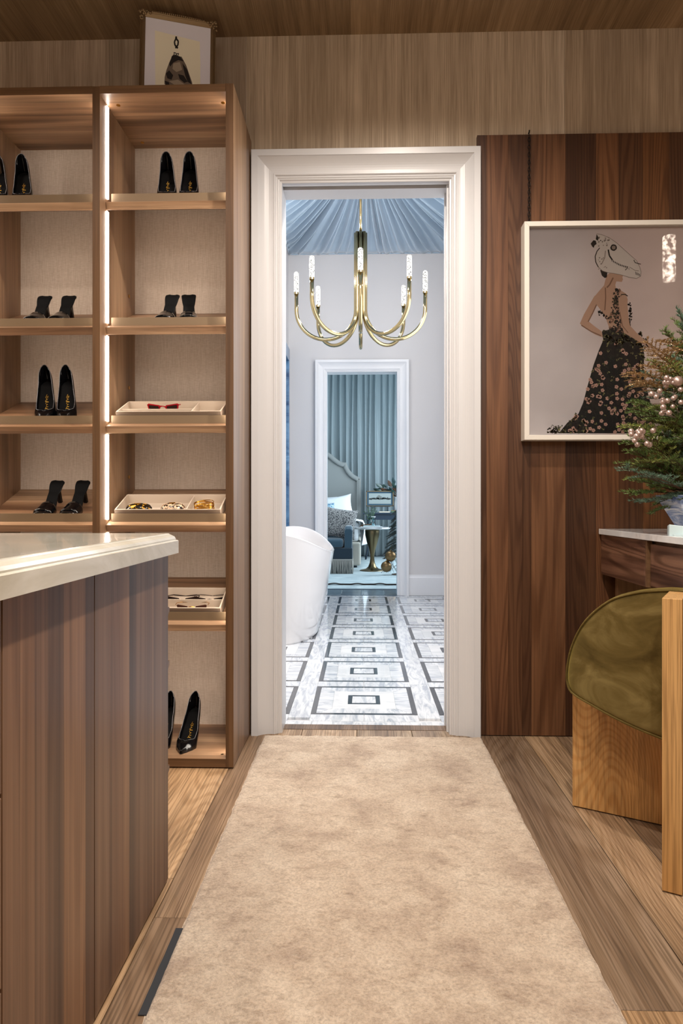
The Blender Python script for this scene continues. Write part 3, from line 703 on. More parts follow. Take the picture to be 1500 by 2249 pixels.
# ================================================================== JEWELLERY TRAYS
def tray(k, label, divs, xa, xb, s0=.050, dep=.168, h=.044):
    y = SY+s0*ca; t = thing('accessory_tray', label, 'tray', slope(xa, s0, .001, k), (SA,0,0)); Wd = xb-xa; th = .004
    def bx(a,b,c,d,e,f): return MB().box(a,b,c,d,e,f)
    MB().box(0,Wd,0,dep,0,.004).build('tray_base', M['leather'], t, world=False)
    MB().box(0,Wd,0,th,.004,h).box(0,Wd,dep-th,dep,.004,h).box(0,th,th,dep-th,.004,h).box(Wd-th,Wd,th,dep-th,.004,h).build('rim', M['leather'], t, world=False, bevel=.0008, seg=1, fix=False)
    MB().box(th,Wd-th,th,dep-th,.004,.006).box(th,Wd-th,th-.003,th+.002,.006,h+.0008).box(th,Wd-th,dep-th-.002,dep-th+.003,.006,h+.0008).box(th-.003,th+.002,th,dep-th,.006,h+.0008).box(Wd-th-.002,Wd-th+.003,th,dep-th,.006,h+.0008).build('lining', M['suede_in'], t, world=False, fix=False)
    for (a,b,c,d) in divs:
        MB().box(a,b,c,d,.006,h-.004).build('divider', M['suede_in'], t, world=False, bevel=.0006, seg=1)
    return t, Wd
YT = SY+.05*ca
xa, xb = X(257,YT), X(487,YT)
tA, WT = tray(2, 'beige leather tray holding red sunglasses on the third right shelf', [(.004,.30,.055,.059),(.30,.305,.004,.164)], xa, xb)
tB, _ = tray(3, 'beige leather tray with two hair claws and gold bangles on the fourth right shelf', [(.285,.290,.004,.164)], X(254,YT), X(486,YT))
tC, _ = tray(4, 'beige leather tray of rimless sunglasses on the fifth right shelf', [(.004,WT-.004,.075,.079)], X(256,YT), X(486,YT))
def tl(k, x, d, n, off=.05): return slope(x, off+d, n+.006, k)
def sunglasses(name, label, mat, lens, k, x, d, n, yaw=0, pitch=1.35, rimless=False):
    R_ = Matrix.Rotation(SA,4,'X') @ Matrix.Rotation(yaw,4,'Z')
    t = thing(name, label, 'sunglasses', tl(k,x,d,n), R_.to_euler())
    fr_ = MB(); ln = MB(); pm = [Vector((-.068,0,.014)),Vector((-.02,0,.016))]
    outline = [(-.066,.020),(-.06,.024),(-.014,.018),(-.010,.010),(-.016,-.010),(-.028,-.015),(-.048,-.013),(-.062,0)]
    for sg in (-1,1):
        P2 = [(a*sg,b+.016) for a,b in outline]; n_ = len(P2)
        cxx = sum(a for a,_ in P2)/n_; cz = sum(b for _,b in P2)/n_
        ln.prism([(cxx+(a-cxx)*.84, cz+(b-cz)*.8) for a,b in P2], lambda a,b,dd: Vector((a,dd+abs(a)*.12,b)), -.001, .001)
        if not rimless:
            for i in range(n_):
                a, b = P2[i], P2[(i+1)%n_]; a2 = (cxx+(a[0]-cxx)*.80, cz+(a[1]-cz)*.74); b2 = (cxx+(b[0]-cxx)*.80, cz+(b[1]-cz)*.74)
                fr_.prism([a,b,b2,a2], lambda p,q,dd: Vector((p,dd+abs(p)*.12,q)), -.0022, .0022)
        fr_.tube([Vector((sg*.066,.010,.034)),Vector((sg*.067,.03,.030)),Vector((sg*.050,.055,.020)),Vector((sg*-.01,.058,.012))], .0022 if not rimless else .0012, 6)
    fr_.tube([Vector((-.012,0,.028)),Vector((0,-.001,.031)),Vector((.012,0,.028))], .0018, 6)
    fr_.build('glasses_frame', mat, t, world=False, fix=False); ln.build('lens', lens, t, world=False, fix=False); return t
sunglasses('sunglasses', 'red framed sunglasses lying in the upper tray', M['red'], M['lens'], 2, X(362,2.9), .095, .006)
sunglasses('sunglasses', 'brown tinted rimless sunglasses at the front of the lowest tray', M['gold'], M['browlens'], 4, X(423,2.82), .020, .004, rimless=True)
sunglasses('sunglasses', 'thin folded sunglasses in the rear row of the lowest tray, right one', M['lens'], M['lens'], 4, X(462,2.9), .105, -.010, rimless=True)
sunglasses('sunglasses', 'dark folded sunglasses in the rear row of the lowest tray, beside the island', M['lens'], M['lens'], 4, X(402,2.9), .105, -.012)
def claw(label, mat, k, x, d, w_, yaw):
    R_ = Matrix.Rotation(SA,4,'X') @ Matrix.Rotation(yaw,4,'Z')
    t = thing('hair_claw', label, 'hair clip', tl(k,x,d,.007), R_.to_euler())
    for sg in (-1,1):
        def f(a,b):
            x_ = lerp(-w_,w_,a); e = math.sqrt(max(0,1-(abs(a*2-1))**2.4)); q = b*PI*.5
            return Vector((x_, sg*(.004+.026*math.sin(q)*(.55+.45*e)), .004+.030*math.cos(q)*(.45+.55*e)))
        MB().grid(f, 16, 6).build('claw_shell', mat, t, world=False, smooth=True, solid=.0025)
    mb = MB()
    for i in range(6):
        xx = lerp(-w_*.8,w_*.8,i/5)
        for sg in (-1,1): mb.tube([Vector((xx,sg*.028,.006)),Vector((xx,sg*.020,.001)),Vector((xx,sg*.006,.001))], .0016, 5)
    mb.build('teeth', mat, t, world=False, fix=False)
    MB().tube([Vector((-.012,0,.036)),Vector((.012,0,.036))], .003, 8).build('spring', M['gold'], t, world=False)
claw('dark tortoiseshell hair claw with amber flecks in the tray', M['tortoise'], 3, X(308,2.86), .055, .050, .06)
claw('pale leopard-spotted hair claw in the middle of the tray', M['leopard'], 3, X(382,2.86), .062, .047, .12)
bg = thing('bangle_stack', 'stack of thin gold bangles in the right compartment of the tray', 'bangle', tl(3,X(450,2.85),.06,.008), (SA,0,0))
for i in range(9):
    z = .003+.0042*i; tlt = .004*math.sin(i*1.7)
    pts = [Vector((math.cos(q)*.040, math.sin(q)*.030, z+tlt*math.cos(q))) for q in [2*PI*j/28 for j in range(29)]]
    MB().tube(pts, .0019, 6).build('bangle', M['gold'], bg, world=False, smooth=True)

# ================================================================== SMALL FRAMED SKETCH ON THE CABINET
pA = at(303,185,2.85); pB = at(470,185,2.935); ex = Vector((pB.x-pA.x, pB.y-pA.y, 0)); FW = ex.length; ex.normalize()
lean = D(5); ey = Vector((0,0,1)); en = Vector((ex.y,-ex.x,0)); roll = D(1.0)
up_ = (ey*math.cos(lean) - en*math.sin(lean)).normalized(); nn_ = ex.cross(up_).normalized()
nn_ = nn_ if nn_.y < 0 else -nn_
ex2 = (ex*math.cos(roll)-up_*math.sin(roll)).normalized(); up2 = (up_*math.cos(roll)+ex*math.sin(roll)*-1*-1).normalized(); up2 = (up2-ex2*up2.dot(ex2)).normalized()
FH = .425; org = Vector((pA.x+.002, pA.y, ct_+.004))
fs = thing('framed_sketch', 'small ornate gilt frame with an ink gown sketch leaning on top of the shoe cabinet', 'picture', tuple(org))
def FP(a,b,d=0): return org + ex2*a + up2*b + nn_*d    # a: 0..FW, b: 0..FH
bwid = .021
prof = [(0,0),(0,.010),(.003,.014),(.006,.011),(.010,.015),(.014,.012),(.018,.008),(.021,.005),(.021,0)]
cs = [(0,0,1,1),(FW,0,-1,1),(FW,FH,-1,-1),(0,FH,1,-1)]
for i in range(4):
    (xa_,ya_,sa1,sb1),(xb_,yb_,sa2,sb2) = cs[i], cs[(i+1)%4]
    MB().loft([[FP(xa_+sa1*w_, ya_+sb1*w_, d) for w_,d in prof],[FP(xb_+sa2*w_, yb_+sb2*w_, d) for w_,d in prof]]).build('frame_rail', M['gilt'], fs)
rr = random.Random(2)
for (xx,yy,sx_,sy_) in cs:
    mb = MB()
    for k in range(20):
        t_ = rr.uniform(0,.045); q = rr.random() < .5
        a,b = (t_, rr.uniform(0,.016)) if q else (rr.uniform(0,.016), t_)
        mb.sphere(FP(xx+sx_*a-sx_*.003, yy+sy_*b-sy_*.003, .013), rr.uniform(.004,.007), 8, 6)
    mb.build('corner_carving', M['gilt'], fs, smooth=True, fix=False)
mb = MB()
for k in range(26):
    a = lerp(.05,FW-.05,k/25); mb.sphere(FP(a, FH+.003*math.sin(k/25*PI), .012), .0045, 8, 6)
mb.build('crest_carving', M['silver_leaf'] if 'silver_leaf' in M else M['gilt'], fs, smooth=True, fix=False)
MB().prism([(bwid*.9,bwid*.9),(FW-bwid*.9,bwid*.9),(FW-bwid*.9,FH-bwid*.9),(bwid*.9,FH-bwid*.9)], FP, -.002, .003).build('mat_board', M['mat_board'], fs)
iw, ih = FW-2*bwid, FH-2*bwid
def zz2(x, y):   # crop pixels of the sketch area -> frame coordinates
    tx = (x-835)/405; yt = 80+tx*72; sc_ = 495-yt; 
    vis = .82
    return (bwid+iw*tx, FH-bwid-ih*vis*((y-yt)/(495-yt)))
def printp(name, P_, mat, d, parent, map_): return MB().prism([map_(*p) for p in P_], FP, d-.0004, d).build(name, mat, parent)
ppr = MB(); mats = [M['cream'], base_mat('ink_black',(30,24,22),.8), base_mat('ink_wash',(112,98,86),.8), base_mat('ink_pale',(160,146,128),.8)]
def pp(P_, mi, d): ppr.mi = mi; ppr.prism([zz2(*p) for p in P_], FP, .003, d)
pp([(893,160),(1172,218),(1178,330),(1180,560),(905,560),(898,330)], 0, .0036)
gown = [(1008,290),(1030,300),(1060,300),(1090,345),(1112,395),(1128,430),(1137,480),(1118,470),(1100,482),(1085,468),(1060,485),(1040,472),(1020,486),(1000,470),(985,480),(965,470),(957,455),(958,420),(968,380),(985,335)]
pp(gown, 2, .0040)
pp([(1000,300),(1020,292),(1050,300),(1075,325),(1040,320),(1010,335),(990,360),(985,345)], 1, .0044)
pp([(1065,335),(1095,365),(1110,400),(1125,440),(1100,430),(1085,400),(1075,370)], 1, .0044)
pp([(965,400),(985,380),(1010,405),(1000,430),(975,425)], 1, .0044)
pp([(958,440),(985,445),(990,470),(968,470)], 1, .0044)
pp([(1040,395),(1075,400),(1100,430),(1080,438),(1050,420)], 1, .0044)
pp([(1010,340),(1050,330),(1065,370),(1030,385),(1005,370)], 3, .0043)
pp([(985,440),(1040,425),(1100,455),(1125,462),(1100,472),(1030,460)], 3, .0043)
pp([(1095,462),(1132,455),(1136,480),(1110,478)], 1, .0044)
loop = [(1024,192),(1018,215),(1013,222),(1016,240),(1028,248),(1038,236),(1036,215),(1026,200)]
ppr.mi = 1
for path in ([(1024,192),(1022,206),(1014,222),(1018,240),(1036,256)], [(1024,192),(1027,206),(1038,218),(1036,238),(1021,256)]):
    for a_, b_ in zip(path, path[1:]):
        dx_, dy_ = b_[0]-a_[0], b_[1]-a_[1]; l_ = math.hypot(dx_,dy_); nx, ny = -dy_/l_*4.5, dx_/l_*4.5
        pp([(a_[0]+nx,a_[1]+ny),(b_[0]+nx,b_[1]+ny),(b_[0]-nx,b_[1]-ny),(a_[0]-nx,a_[1]-ny)], 1, .0044)
for path in ([(1016,292),(1012,280),(1024,282),(1030,296)], [(1035,300),(1042,284),(1030,286),(1024,298)]):
    for a_, b_ in zip(path, path[1:]):
        dx_, dy_ = b_[0]-a_[0], b_[1]-a_[1]; l_ = math.hypot(dx_,dy_); nx, ny = -dy_/l_*2, dx_/l_*2
        pp([(a_[0]+nx,a_[1]+ny),(b_[0]+nx,b_[1]+ny),(b_[0]-nx,b_[1]-ny),(a_[0]-nx,a_[1]-ny)], 1, .0044)
ppr.build('ink_sketch', mats, fs, fix=False)

# ================================================================== LARGE FRAMED PHOTOGRAPH
FY = 3.035; BYk = PY-.001
lx, tz_, bz_ = X(1152,FY), Z(486,FY,1160), Z(966,FY,1160); rx = X(1566,FY); fw = .021
lp = thing('framed_print', 'large white-framed photograph of a gowned figure with an animal skull head on the walnut panel', 'picture', ((lx+rx)/2,FY,bz_))
def rail(p0,p1,i0,i1):
    MB().loft([[Vector((p0[0],FY,p0[1])),Vector((i0[0],FY,i0[1])),Vector((i0[0],BYk-.02,i0[1])),Vector((p0[0],BYk-.0,p0[1]))],[Vector((p1[0],FY,p1[1])),Vector((i1[0],FY,i1[1])),Vector((i1[0],BYk-.02,i1[1])),Vector((p1[0],BYk,p1[1]))]]).build('frame_rail', M['frame_white'], lp, bevel=.001)
o4 = [(lx,bz_),(rx,bz_),(rx,tz_),(lx,tz_)]; i4 = [(lx+fw,bz_+fw),(rx-fw,bz_+fw),(rx-fw,tz_-fw),(lx+fw,tz_-fw)]
for i in range(4): rail(o4[i],o4[(i+1)%4],i4[i],i4[(i+1)%4])
PYp = FY+.030
mprint = base_mat('print_ground', (212,196,192), .7); k = N(mprint)
tc = k.coord((1,1,1), rand=False); sx_ = k.n('SeparateXYZ'); k.l(tc, sx_.inputs[0]); mr = k.n('MapRange'); mr.inputs[1].default_value=-.4; mr.inputs[2].default_value=.4; k.l(sx_.outputs[0], mr.inputs[0])
k.color(k.mix(k.ramp(mr.outputs[0], [(.0,(240,234,236)),(.28,(234,226,226)),(.5,(236,218,213)),(1,(244,224,216))]), k.ramp(k.noise(k.coord((3,3,3),rand=False),1,4), [(.3,(232,230,230)),(.7,(255,255,255))]), 1.0, 'MULTIPLY'))
pmats = [mprint, base_mat('print_skull',(222,212,204),.7), base_mat('print_skull_shade',(150,136,126),.7), base_mat('print_black',(16,12,11),.7), base_mat('print_skin',(196,158,134),.7), base_mat('print_skin_shade',(140,104,84),.7), base_mat('print_leaf',(58,58,38),.7), base_mat('print_rose',(216,170,152),.7), base_mat('print_leaf_pale',(140,134,88),.7)]
pr_ = MB()
def c7(x, y): 
    q = at(x/3.213+1040, y/3.213+280, PYp); return (q.x, q.z)
def P7(P_, mi, d, raw=False):
    pr_.mi = mi
    pts = [c7(*p) for p in P_]
    n_ = len(pts); pr_.add([Vector((a,PYp-d,b)) for a,b in pts], [tuple(range(n_))])
pr_.mi = 0; pr_.add([Vector((lx+fw*.9,PYp,bz_+fw*.9)),Vector((rx-fw*.9,PYp,bz_+fw*.9)),Vector((rx-fw*.9,PYp,tz_-fw*.9)),Vector((lx+fw*.9,PYp,tz_-fw*.9))],[(0,1,2,3)])
def blob(x, y, r, mi, d, n_=7, jit=.35, asp=1, rot=0):
    P_ = []
    for k in range(n_):
        q = 2*PI*k/n_; rr_ = r*(1+rr.uniform(-jit,jit)); a, b = math.cos(q)*rr_, math.sin(q)*rr_*asp
        P_.append((x+a*math.cos(rot)-b*math.sin(rot), y+a*math.sin(rot)+b*math.cos(rot)))
    P7(P_, mi, d)
def stroke(path, wd_, mi, d):
    for a_, b_ in zip(path, path[1:]):
        dx_, dy_ = b_[0]-a_[0], b_[1]-a_[1]; l_ = math.hypot(dx_,dy_) or 1; nx, ny = -dy_/l_*wd_, dx_/l_*wd_
        P7([(a_[0]+nx,a_[1]+ny),(b_[0]+nx,b_[1]+ny),(b_[0]-nx,b_[1]-ny),(a_[0]-nx,a_[1]-ny)], mi, d)
E = .0002
P7([(893,1005),(945,1012),(940,1058),(925,1062),(905,1045)], 3, E)
P7([(938,1045),(968,1022),(1055,1040),(1050,1062),(1055,1070),(1046,1090),(1008,1086),(1000,1110),(1004,1132),(1040,1150),(1075,1172),(1088,1215),(1082,1300),(1075,1360),(1062,1440),(958,1440),(952,1400),(935,1352),(905,1300),(868,1250),(852,1195),(880,1160),(920,1115)], 4, E)
P7([(855,1185),(872,1240),(848,1300),(812,1368),(850,1400),(902,1438),(916,1482),(860,1462),(790,1420),(750,1384),(778,1320),(818,1250)], 4, 1.5*E)
stroke([(868,1250),(840,1310),(808,1372)], 4, 5, 2*E); stroke([(930,1130),(932,1200),(926,1290)], 4, 5, 2*E)
stroke([(985,1060),(960,1110),(940,1130)], 5, 5, 2*E); stroke([(760,1395),(830,1440),(900,1470)], 4, 5, 2*E)
# skull
P7([(868,750),(905,757),(960,780),(1010,815),(1060,860),(1110,905),(1150,940),(1172,985),(1182,1020),(1178,1050),(1150,1066),(1100,1058),(1040,1040),(990,1030),(950,1025),(910,1012),(880,985),(862,950),(858,910),(870,875),(890,850),(885,838),(852,852),(835,840),(826,820),(845,795),(862,785)], 1, 3*E)
outl = [(868,750),(905,757),(960,780),(1010,815),(1060,860),(1110,905),(1150,940),(1172,985),(1182,1020),(1178,1050),(1150,1066),(1100,1058),(1040,1040),(990,1030),(950,1025),(910,1012),(880,985),(862,950),(858,910),(870,875),(890,850)]
stroke(outl, 1.8, 2, 4*E); stroke([(880,985),(862,950),(858,910),(870,875),(890,850)], 3, 3, 4*E)
blob(988,848,23,3,5*E,14,.05); blob(988,848,14,2,6*E,10,.1)
P7([(826,820),(846,796),(862,800),(868,822),(852,835),(848,850),(838,842)], 3, 5*E); P7([(868,752),(880,775),(878,800),(862,790)], 3, 5*E)
stroke([(950,862),(958,905),(985,945),(1030,970),(1090,988)], 5, 3, 5*E); stroke([(930,870),(925,920),(905,960)], 3, 2, 5*E)
for k in range(11): 
    x_ = 968+k*12; y_ = 930+k*5.6; stroke([(x_,y_),(x_+3,y_+16)], 2.4, 1, 6*E); stroke([(x_+6,y_+4),(x_+9,y_+18)], 1.2, 3, 6*E)
stroke([(1085,990),(1070,1008)], 2.5, 3, 5*E); stroke([(1130,935),(1140,955),(1180,965)], 2.5, 3, 5*E); stroke([(1100,985),(1140,1010),(1165,1012)], 2, 2, 5*E)
for k in range(4): stroke([(1142+k*9,1018+k*5),(1146+k*9,1040+k*3)], 1.8, 3, 6*E)
for k in range(16): blob(rr.uniform(880,960), rr.uniform(775,840), rr.uniform(3,7), rr.choice([2,3,2]), 4.5*E)
for k in range(10): blob(rr.uniform(875,940), rr.uniform(900,1000), rr.uniform(3,6), 2, 4.5*E)
# bodice of leaves
for k in range(150):
    t_ = rr.random(); x_ = lerp(1015,1000,t_)+rr.uniform(-1,1)*lerp(22,52,t_); y_ = lerp(1140,1450,t_)
    blob(x_, y_, rr.uniform(7,13), rr.choice([3,3,6,5]), (4+rr.random())*E, 6, .5, .6, rr.uniform(0,3))
for k in range(34):
    t_ = rr.random(); blob(lerp(1092,1108,math.sin(t_*3))+rr.uniform(-10,10), lerp(1225,1400,t_), rr.uniform(6,11), 3, 4*E, 5, .5, .6, rr.uniform(0,3))
for k in range(14): blob(lerp(880,950,k/13)+rr.uniform(-6,6), lerp(1310,1345,k/13)+rr.uniform(-20,20), rr.uniform(7,12), 3, 4*E, 5, .5, .6, rr.uniform(0,3))
stroke([(1040,1180),(1070,1178),(1088,1190)], 3, 3, 4*E)
# skirt
skirt = [(905,1440),(960,1425),(1060,1432),(1120,1470),(1180,1515),(1205,1600),(1200,1700),(1225,1850),(1262,2000),(1290,2158),(600,2158),(660,2085),(740,2020),(772,1945),(805,1820),(845,1680),(885,1570),(915,1500)]
P7(skirt, 3, 3*E)
P7([(1020,1200),(1078,1190),(1086,1260),(1092,1340),(1104,1400),(1160,1460),(1220,1510),(1262,1538),(1284,1575),(1276,1590),(1262,1562),(1240,1552),(1205,1536),(1130,1490),(1060,1450),(1042,1380),(1028,1300)], 4, 7*E)
stroke([(1215,1528),(1240,1560)], 4, 4, 7*E); stroke([(1030,1300),(1050,1400),(1090,1450)], 3, 5, 7.5*E)
cnt = 0
while cnt < 185:
    x_, y_ = rr.uniform(640,1285), rr.uniform(1450,2150)
    if not in_poly(x_, y_, skirt): continue
    cnt += 1; up_b = y_ < 1620
    mi = rr.choice([8,6,7] if up_b else [7,7,8])
    if mi == 7:
        for q in range(5): blob(x_+8*math.cos(q*1.257), y_+8*math.sin(q*1.257), 6.5, 7, 5*E, 6, .2)
    else:
        for q in range(3): blob(x_+rr.uniform(-9,9), y_+rr.uniform(-9,9), 6, mi, 5*E, 5, .5, .6, rr.uniform(0,3))
for k in range(90):
    x_ = rr.uniform(520,800); y_ = 2158-abs(rr.gauss(0,1))*lerp(12,75,(x_-520)/280)
    blob(x_, min(y_,2150), rr.uniform(6,12), rr.choice([6,6,3,8]), 5*E, 6, .5, .6, rr.uniform(0,3))
for k in range(150):
    blob(rr.uniform(900,1180)+rr.uniform(0,40), rr.uniform(1425,1500)+rr.uniform(0,60), rr.uniform(7,13), rr.choice([6,3,6,8]), 5*E, 6, .5, .6, rr.uniform(0,3))
for k in range(60):
    y_ = rr.uniform(1530,1800); blob(1195+rr.uniform(-26,14)-(y_-1600)*.05, y_, rr.uniform(7,12), rr.choice([6,3,6,8]), 5*E, 6, .5, .6, rr.uniform(0,3))
stroke([(545,2120),(555,2098),(580,2120),(600,2150)], 1.5, 6, 5*E)
pr_.build('print', pmats, lp, fix=False)
MB().box(lx+fw*.8,rx-fw*.8,FY+.012,FY+.014,bz_+fw*.8,tz_-fw*.8).build('glazing', M['glass'], lp)
# chain
chx, chz0, chz1 = X(1162,PY-.01), tz_-.02, Z(293,PY-.01,1162)
ch = thing('hanging_chain', 'thin black iron chain the large white-framed picture hangs from', 'chain', (chx,PY-.01,chz0))
n_ = int((chz1-chz0)/.0165); lk = None
for i in range(n_):
    z = chz0+.0165*i+.008
    pts = [Vector((math.cos(q)*.0048, 0, math.sin(q)*.0105)) for q in [2*PI*j/12 for j in range(13)]]
    if lk is None:
        lk = MB().tube(pts, .0016, 5, cap=False).build('chain_link', M['iron'], ch, world=False, smooth=True)
        o = lk
    else: o = lk.copy(); COL.objects.link(o)
    o.location = (0,0,z-chz0); o.rotation_euler = (0,0,PI/2*.85 if i%2 else -.1)
hk = MB().tube([Vector((chx,PY-.001,chz1+.004)),Vector((chx,PY-.012,chz1+.004)),Vector((chx,PY-.016,chz1+.012))], .003, 6).build('hook', M['iron'], ch)
# ================================================================== VANITY DESK
DX = 1.047
DT = Z(1163,3.0,1320); dth = .024
dk = thing('vanity_desk', 'walnut desk with drawers under the thin marble slab at right', 'desk', (1.35,2.65,0))
bz2 = DT-dth-.002; dzb = Z(1262,3.06,1322)
MB().box(DX+.027,1.68,2.24,3.09,dzb+.006,bz2).build('carcass', M['walnut_edge'], dk)
MB().box(DX,DX+.018,2.615,3.09,dzb,bz2).build('drawer_front', M['walnut_desk'], dk, bevel=.001)
MB().box(DX-.0,DX+.018,2.595,2.611,dzb,bz2).build('divider', M['walnut_edge'], dk)
MB().box(DX+.010,DX+.026,2.245,2.592,dzb+.005,bz2-.012).build('drawer_front', M['walnut_desk'], dk, bevel=.001)
MB().box(DX+.06,1.66,3.05,3.088,0,dzb+.006).build('support_panel', M['walnut_z'], dk)
MB().box(1.62,1.66,2.26,3.05,0,dzb+.006).build('support_panel', M['walnut_z'], dk)
o = MB().box(DX-.008,1.70,2.22,3.098,DT-dth,DT).build('desk_slab', M['marble_w2'], loc=(1.37,2.6,DT-dth), bevel=.0015) if 'marble_w2' in M else MB().box(DX-.008,1.70,2.22,3.098,DT-dth,DT).build('marble_slab', M['marble_white'], loc=(1.37,2.6,DT-dth), bevel=.0015)
tag(o, 'thin white marble top of the walnut desk at the right edge', 'worktop')
# pale blue wedge shaped box on the desk edge
pb = thing('lacquer_box', 'pale blue wedge-shaped lacquer piece at the desk edge in front of the vase', 'box', (1.13,2.36,DT))
bxx = X(1481,2.36)+.0
MB().loft([[Vector((bxx,2.40,DT)),Vector((bxx+.2,2.30,DT)),Vector((bxx+.2,2.30,DT+.012)),Vector((bxx,2.40,DT+.040))],[Vector((bxx+.02,2.46,DT)),Vector((bxx+.22,2.36,DT)),Vector((bxx+.22,2.36,DT+.012)),Vector((bxx+.02,2.46,DT+.034))]]).build('wedge_body', M['pale_blue'], pb, bevel=.0015)
MB().box(bxx+.004,bxx+.19,2.372,2.385,DT+.0,DT+.006).build('base_lip', M['pale_blue'], pb)
# vase
vx, vy = X(1532,2.62), 2.62
vs_ = thing('vase', 'blue and white brush-painted flaring ceramic vase on the marble desk top', 'vase', (vx,vy,DT))
secs = []
vtop = Z(1090,2.62,1450)
for t_ in [0,.04,.3,.6,.9,1.0]:
    r_ = lerp(.062,.150,t_) ; z = lerp(DT+.0005,vtop+.004,t_)
    secs.append([Vector((vx+math.cos(2*PI*k/16+.3)*r_*(1 if k%2 else .90), vy+math.sin(2*PI*k/16+.3)*r_*(1 if k%2 else .90), z)) for k in range(16)])
ins_ = [[Vector((vx+(p.x-vx)*.93, vy+(p.y-vy)*.93, p.z)) for p in s_] for s_ in secs[::-1]]
ins_[-1] = [Vector((p.x,p.y,p.z+.008)) for p in ins_[-1]]
MB().loft(secs+ins_[:-1]+[ins_[-1]]).build('vase_body', M['glaze'], vs_, fix=True)
MB().lathe([(.001,vtop-.03),(.125,vtop-.02)], c=(vx,vy,0), n=16).build('foliage_core', M['twig'], vs_)
# fir branches
def needles(mb, p0, p1, n, L, R, r_, w_=.0016, updir=Vector((0,0,1))):
    d = (p1-p0); dn = d.normalized(); a = dn.cross(updir); a = a.normalized() if a.length > .05 else Vector((1,0,0)); b = a.cross(dn)
    for k in range(n):
        t = (k+R.random())/n; q = p0+d*t; th_ = R.choice([-1,1])*R.uniform(.15,1.35)
        side = (a*math.sin(th_)+b*math.cos(th_)*.9).normalized(); l_ = L*R.uniform(.75,1.1)*(1-.35*t); w_2 = w_
        tip = q+(side*.85+dn*R.uniform(.35,.8)).normalized()*l_; e = (tip-q).cross(Vector((R.uniform(-1,1),R.uniform(-1,1),R.uniform(-1,1)))).normalized()*w_
        mb.add([q-e,q+e,tip],[(0,1,2)])
def sprig(R, p, d, L, nl=.021, dens=1.0, sub=7, droop=.25, thick=.003):
    """a flat fir spray: main stem with side twigs; returns stem mb, needle mb"""
    st = MB(); nd = MB(); pts = [p.copy()]; dd = d.normalized()
    seg = 8
    for i in range(seg):
        dd = (dd+Vector((0,0,-droop/seg*R.uniform(.3,1.6)))+Vector((R.uniform(-1,1),R.uniform(-1,1),R.uniform(-1,1)))*.06).normalized(); pts.append(pts[-1]+dd*L/seg)
    st.tube(pts, [thick*(1-.7*i/seg) for i in range(seg+1)], 5)
    for i in range(2,seg): needles(nd, pts[i], pts[i+1], int(14*dens), nl, R, 0)
    side0 = dd.cross(Vector((0,0,1))); side0 = side0.normalized() if side0.length > .1 else Vector((1,0,0))
    for k in range(sub):
        t = lerp(.25,.92,k/(sub-1)); f = t*seg; i = min(int(f),seg-1); q = pts[i].lerp(pts[i+1], f-i); dn = (pts[i+1]-pts[i]).normalized()
        for sg in (-1,1):
            l_ = L*lerp(.42,.16,t)*R.uniform(.8,1.15); s_ = (dn*.75+side0*sg*.75+Vector((0,0,R.uniform(-.25,.2)))).normalized()
            e = q+s_*l_; m_ = q.lerp(e,.5)+Vector((0,0,.004)); st.tube([q,m_,e], [thick*.45,thick*.35,thick*.2], 4)
            n_ = max(6,int(l_/.0022*dens)); needles(nd, q, m_, n_//2, nl, R, 0); needles(nd, m_, e, n_//2, nl, R, 0)
    return st, nd, pts
R1 = random.Random(11)
fa = thing('fir_arrangement', 'full arrangement of green fir branches with rose gold berries in the blue vase', 'plant', (vx,vy,vtop-.02))
cen = Vector((vx,vy,1.36))
tips = []
def brn(p, tgt, mat, sub=7, nl=.021, droop=.2, dens=1.0):
    L = (tgt-p).length; st, nd, pts = sprig(R1, p, (tgt-p)+Vector((0,0,droop*L*.5)), L*1.03, nl, dens, sub, droop)
    o = st.build('branch', M['twig'], fa, fix=False); nd.build('needles', mat, o, fix=False)['kind'] = 'stuff'
aim = [(1366,1010),(1372,935),(1378,1090),(1395,1105),(1428,1128),(1442,1110),(1382,1050),(1375,975),(1412,830),(1402,880),(1388,905),(1440,790),(1455,730),(1483,690),(1492,705),(1440,860),(1425,920),(1420,990),(1410,1040),(1430,1070),(1455,1000),(1460,940),(1465,1060),(1470,880),(1468,830),(1480,780),(1490,960),(1500,1020),(1505,900),(1520,760),(1540,700),(1580,800),(1620,900),(1650,1000),(1600,1080),(1560,980),(1530,860),(1495,1090),(1450,1095),(1405,960),(1396,1000),(1436,1040),(1478,1010),(1488,850)]
for i,(u_,v_) in enumerate(aim):
    dep = R1.uniform(-.20,.20) if i > 12 else R1.uniform(-.14,.10)
    tg = at(u_,v_,vy+dep)
    base = Vector((vx+R1.uniform(-.05,.05), vy+R1.uniform(-.05,.05), vtop+R1.uniform(-.01,.02)))
    mid = base.lerp(Vector((vx,vy,tg.z)), .75 if tg.z > vtop+.15 else .2)
    mid = mid.lerp(tg, .18)
    br = [M['needle'],M['needle_y'],M['needle'],M['needle_b'],M['needle']][i%5]
    L = (tg-mid).length
    if L < .12: mid = base.lerp(tg,.2)
    brn(mid, tg, br, sub=7, droop=.28 if tg.z < 1.2 else .05, dens=1.15)
outline_b = [(1372,935),(1400,840),(1440,800),(1462,740),(1490,700),(1560,720),(1640,860),(1660,1000),(1600,1090),(1440,1110),(1385,1085),(1368,1010)]
kk_ = 0
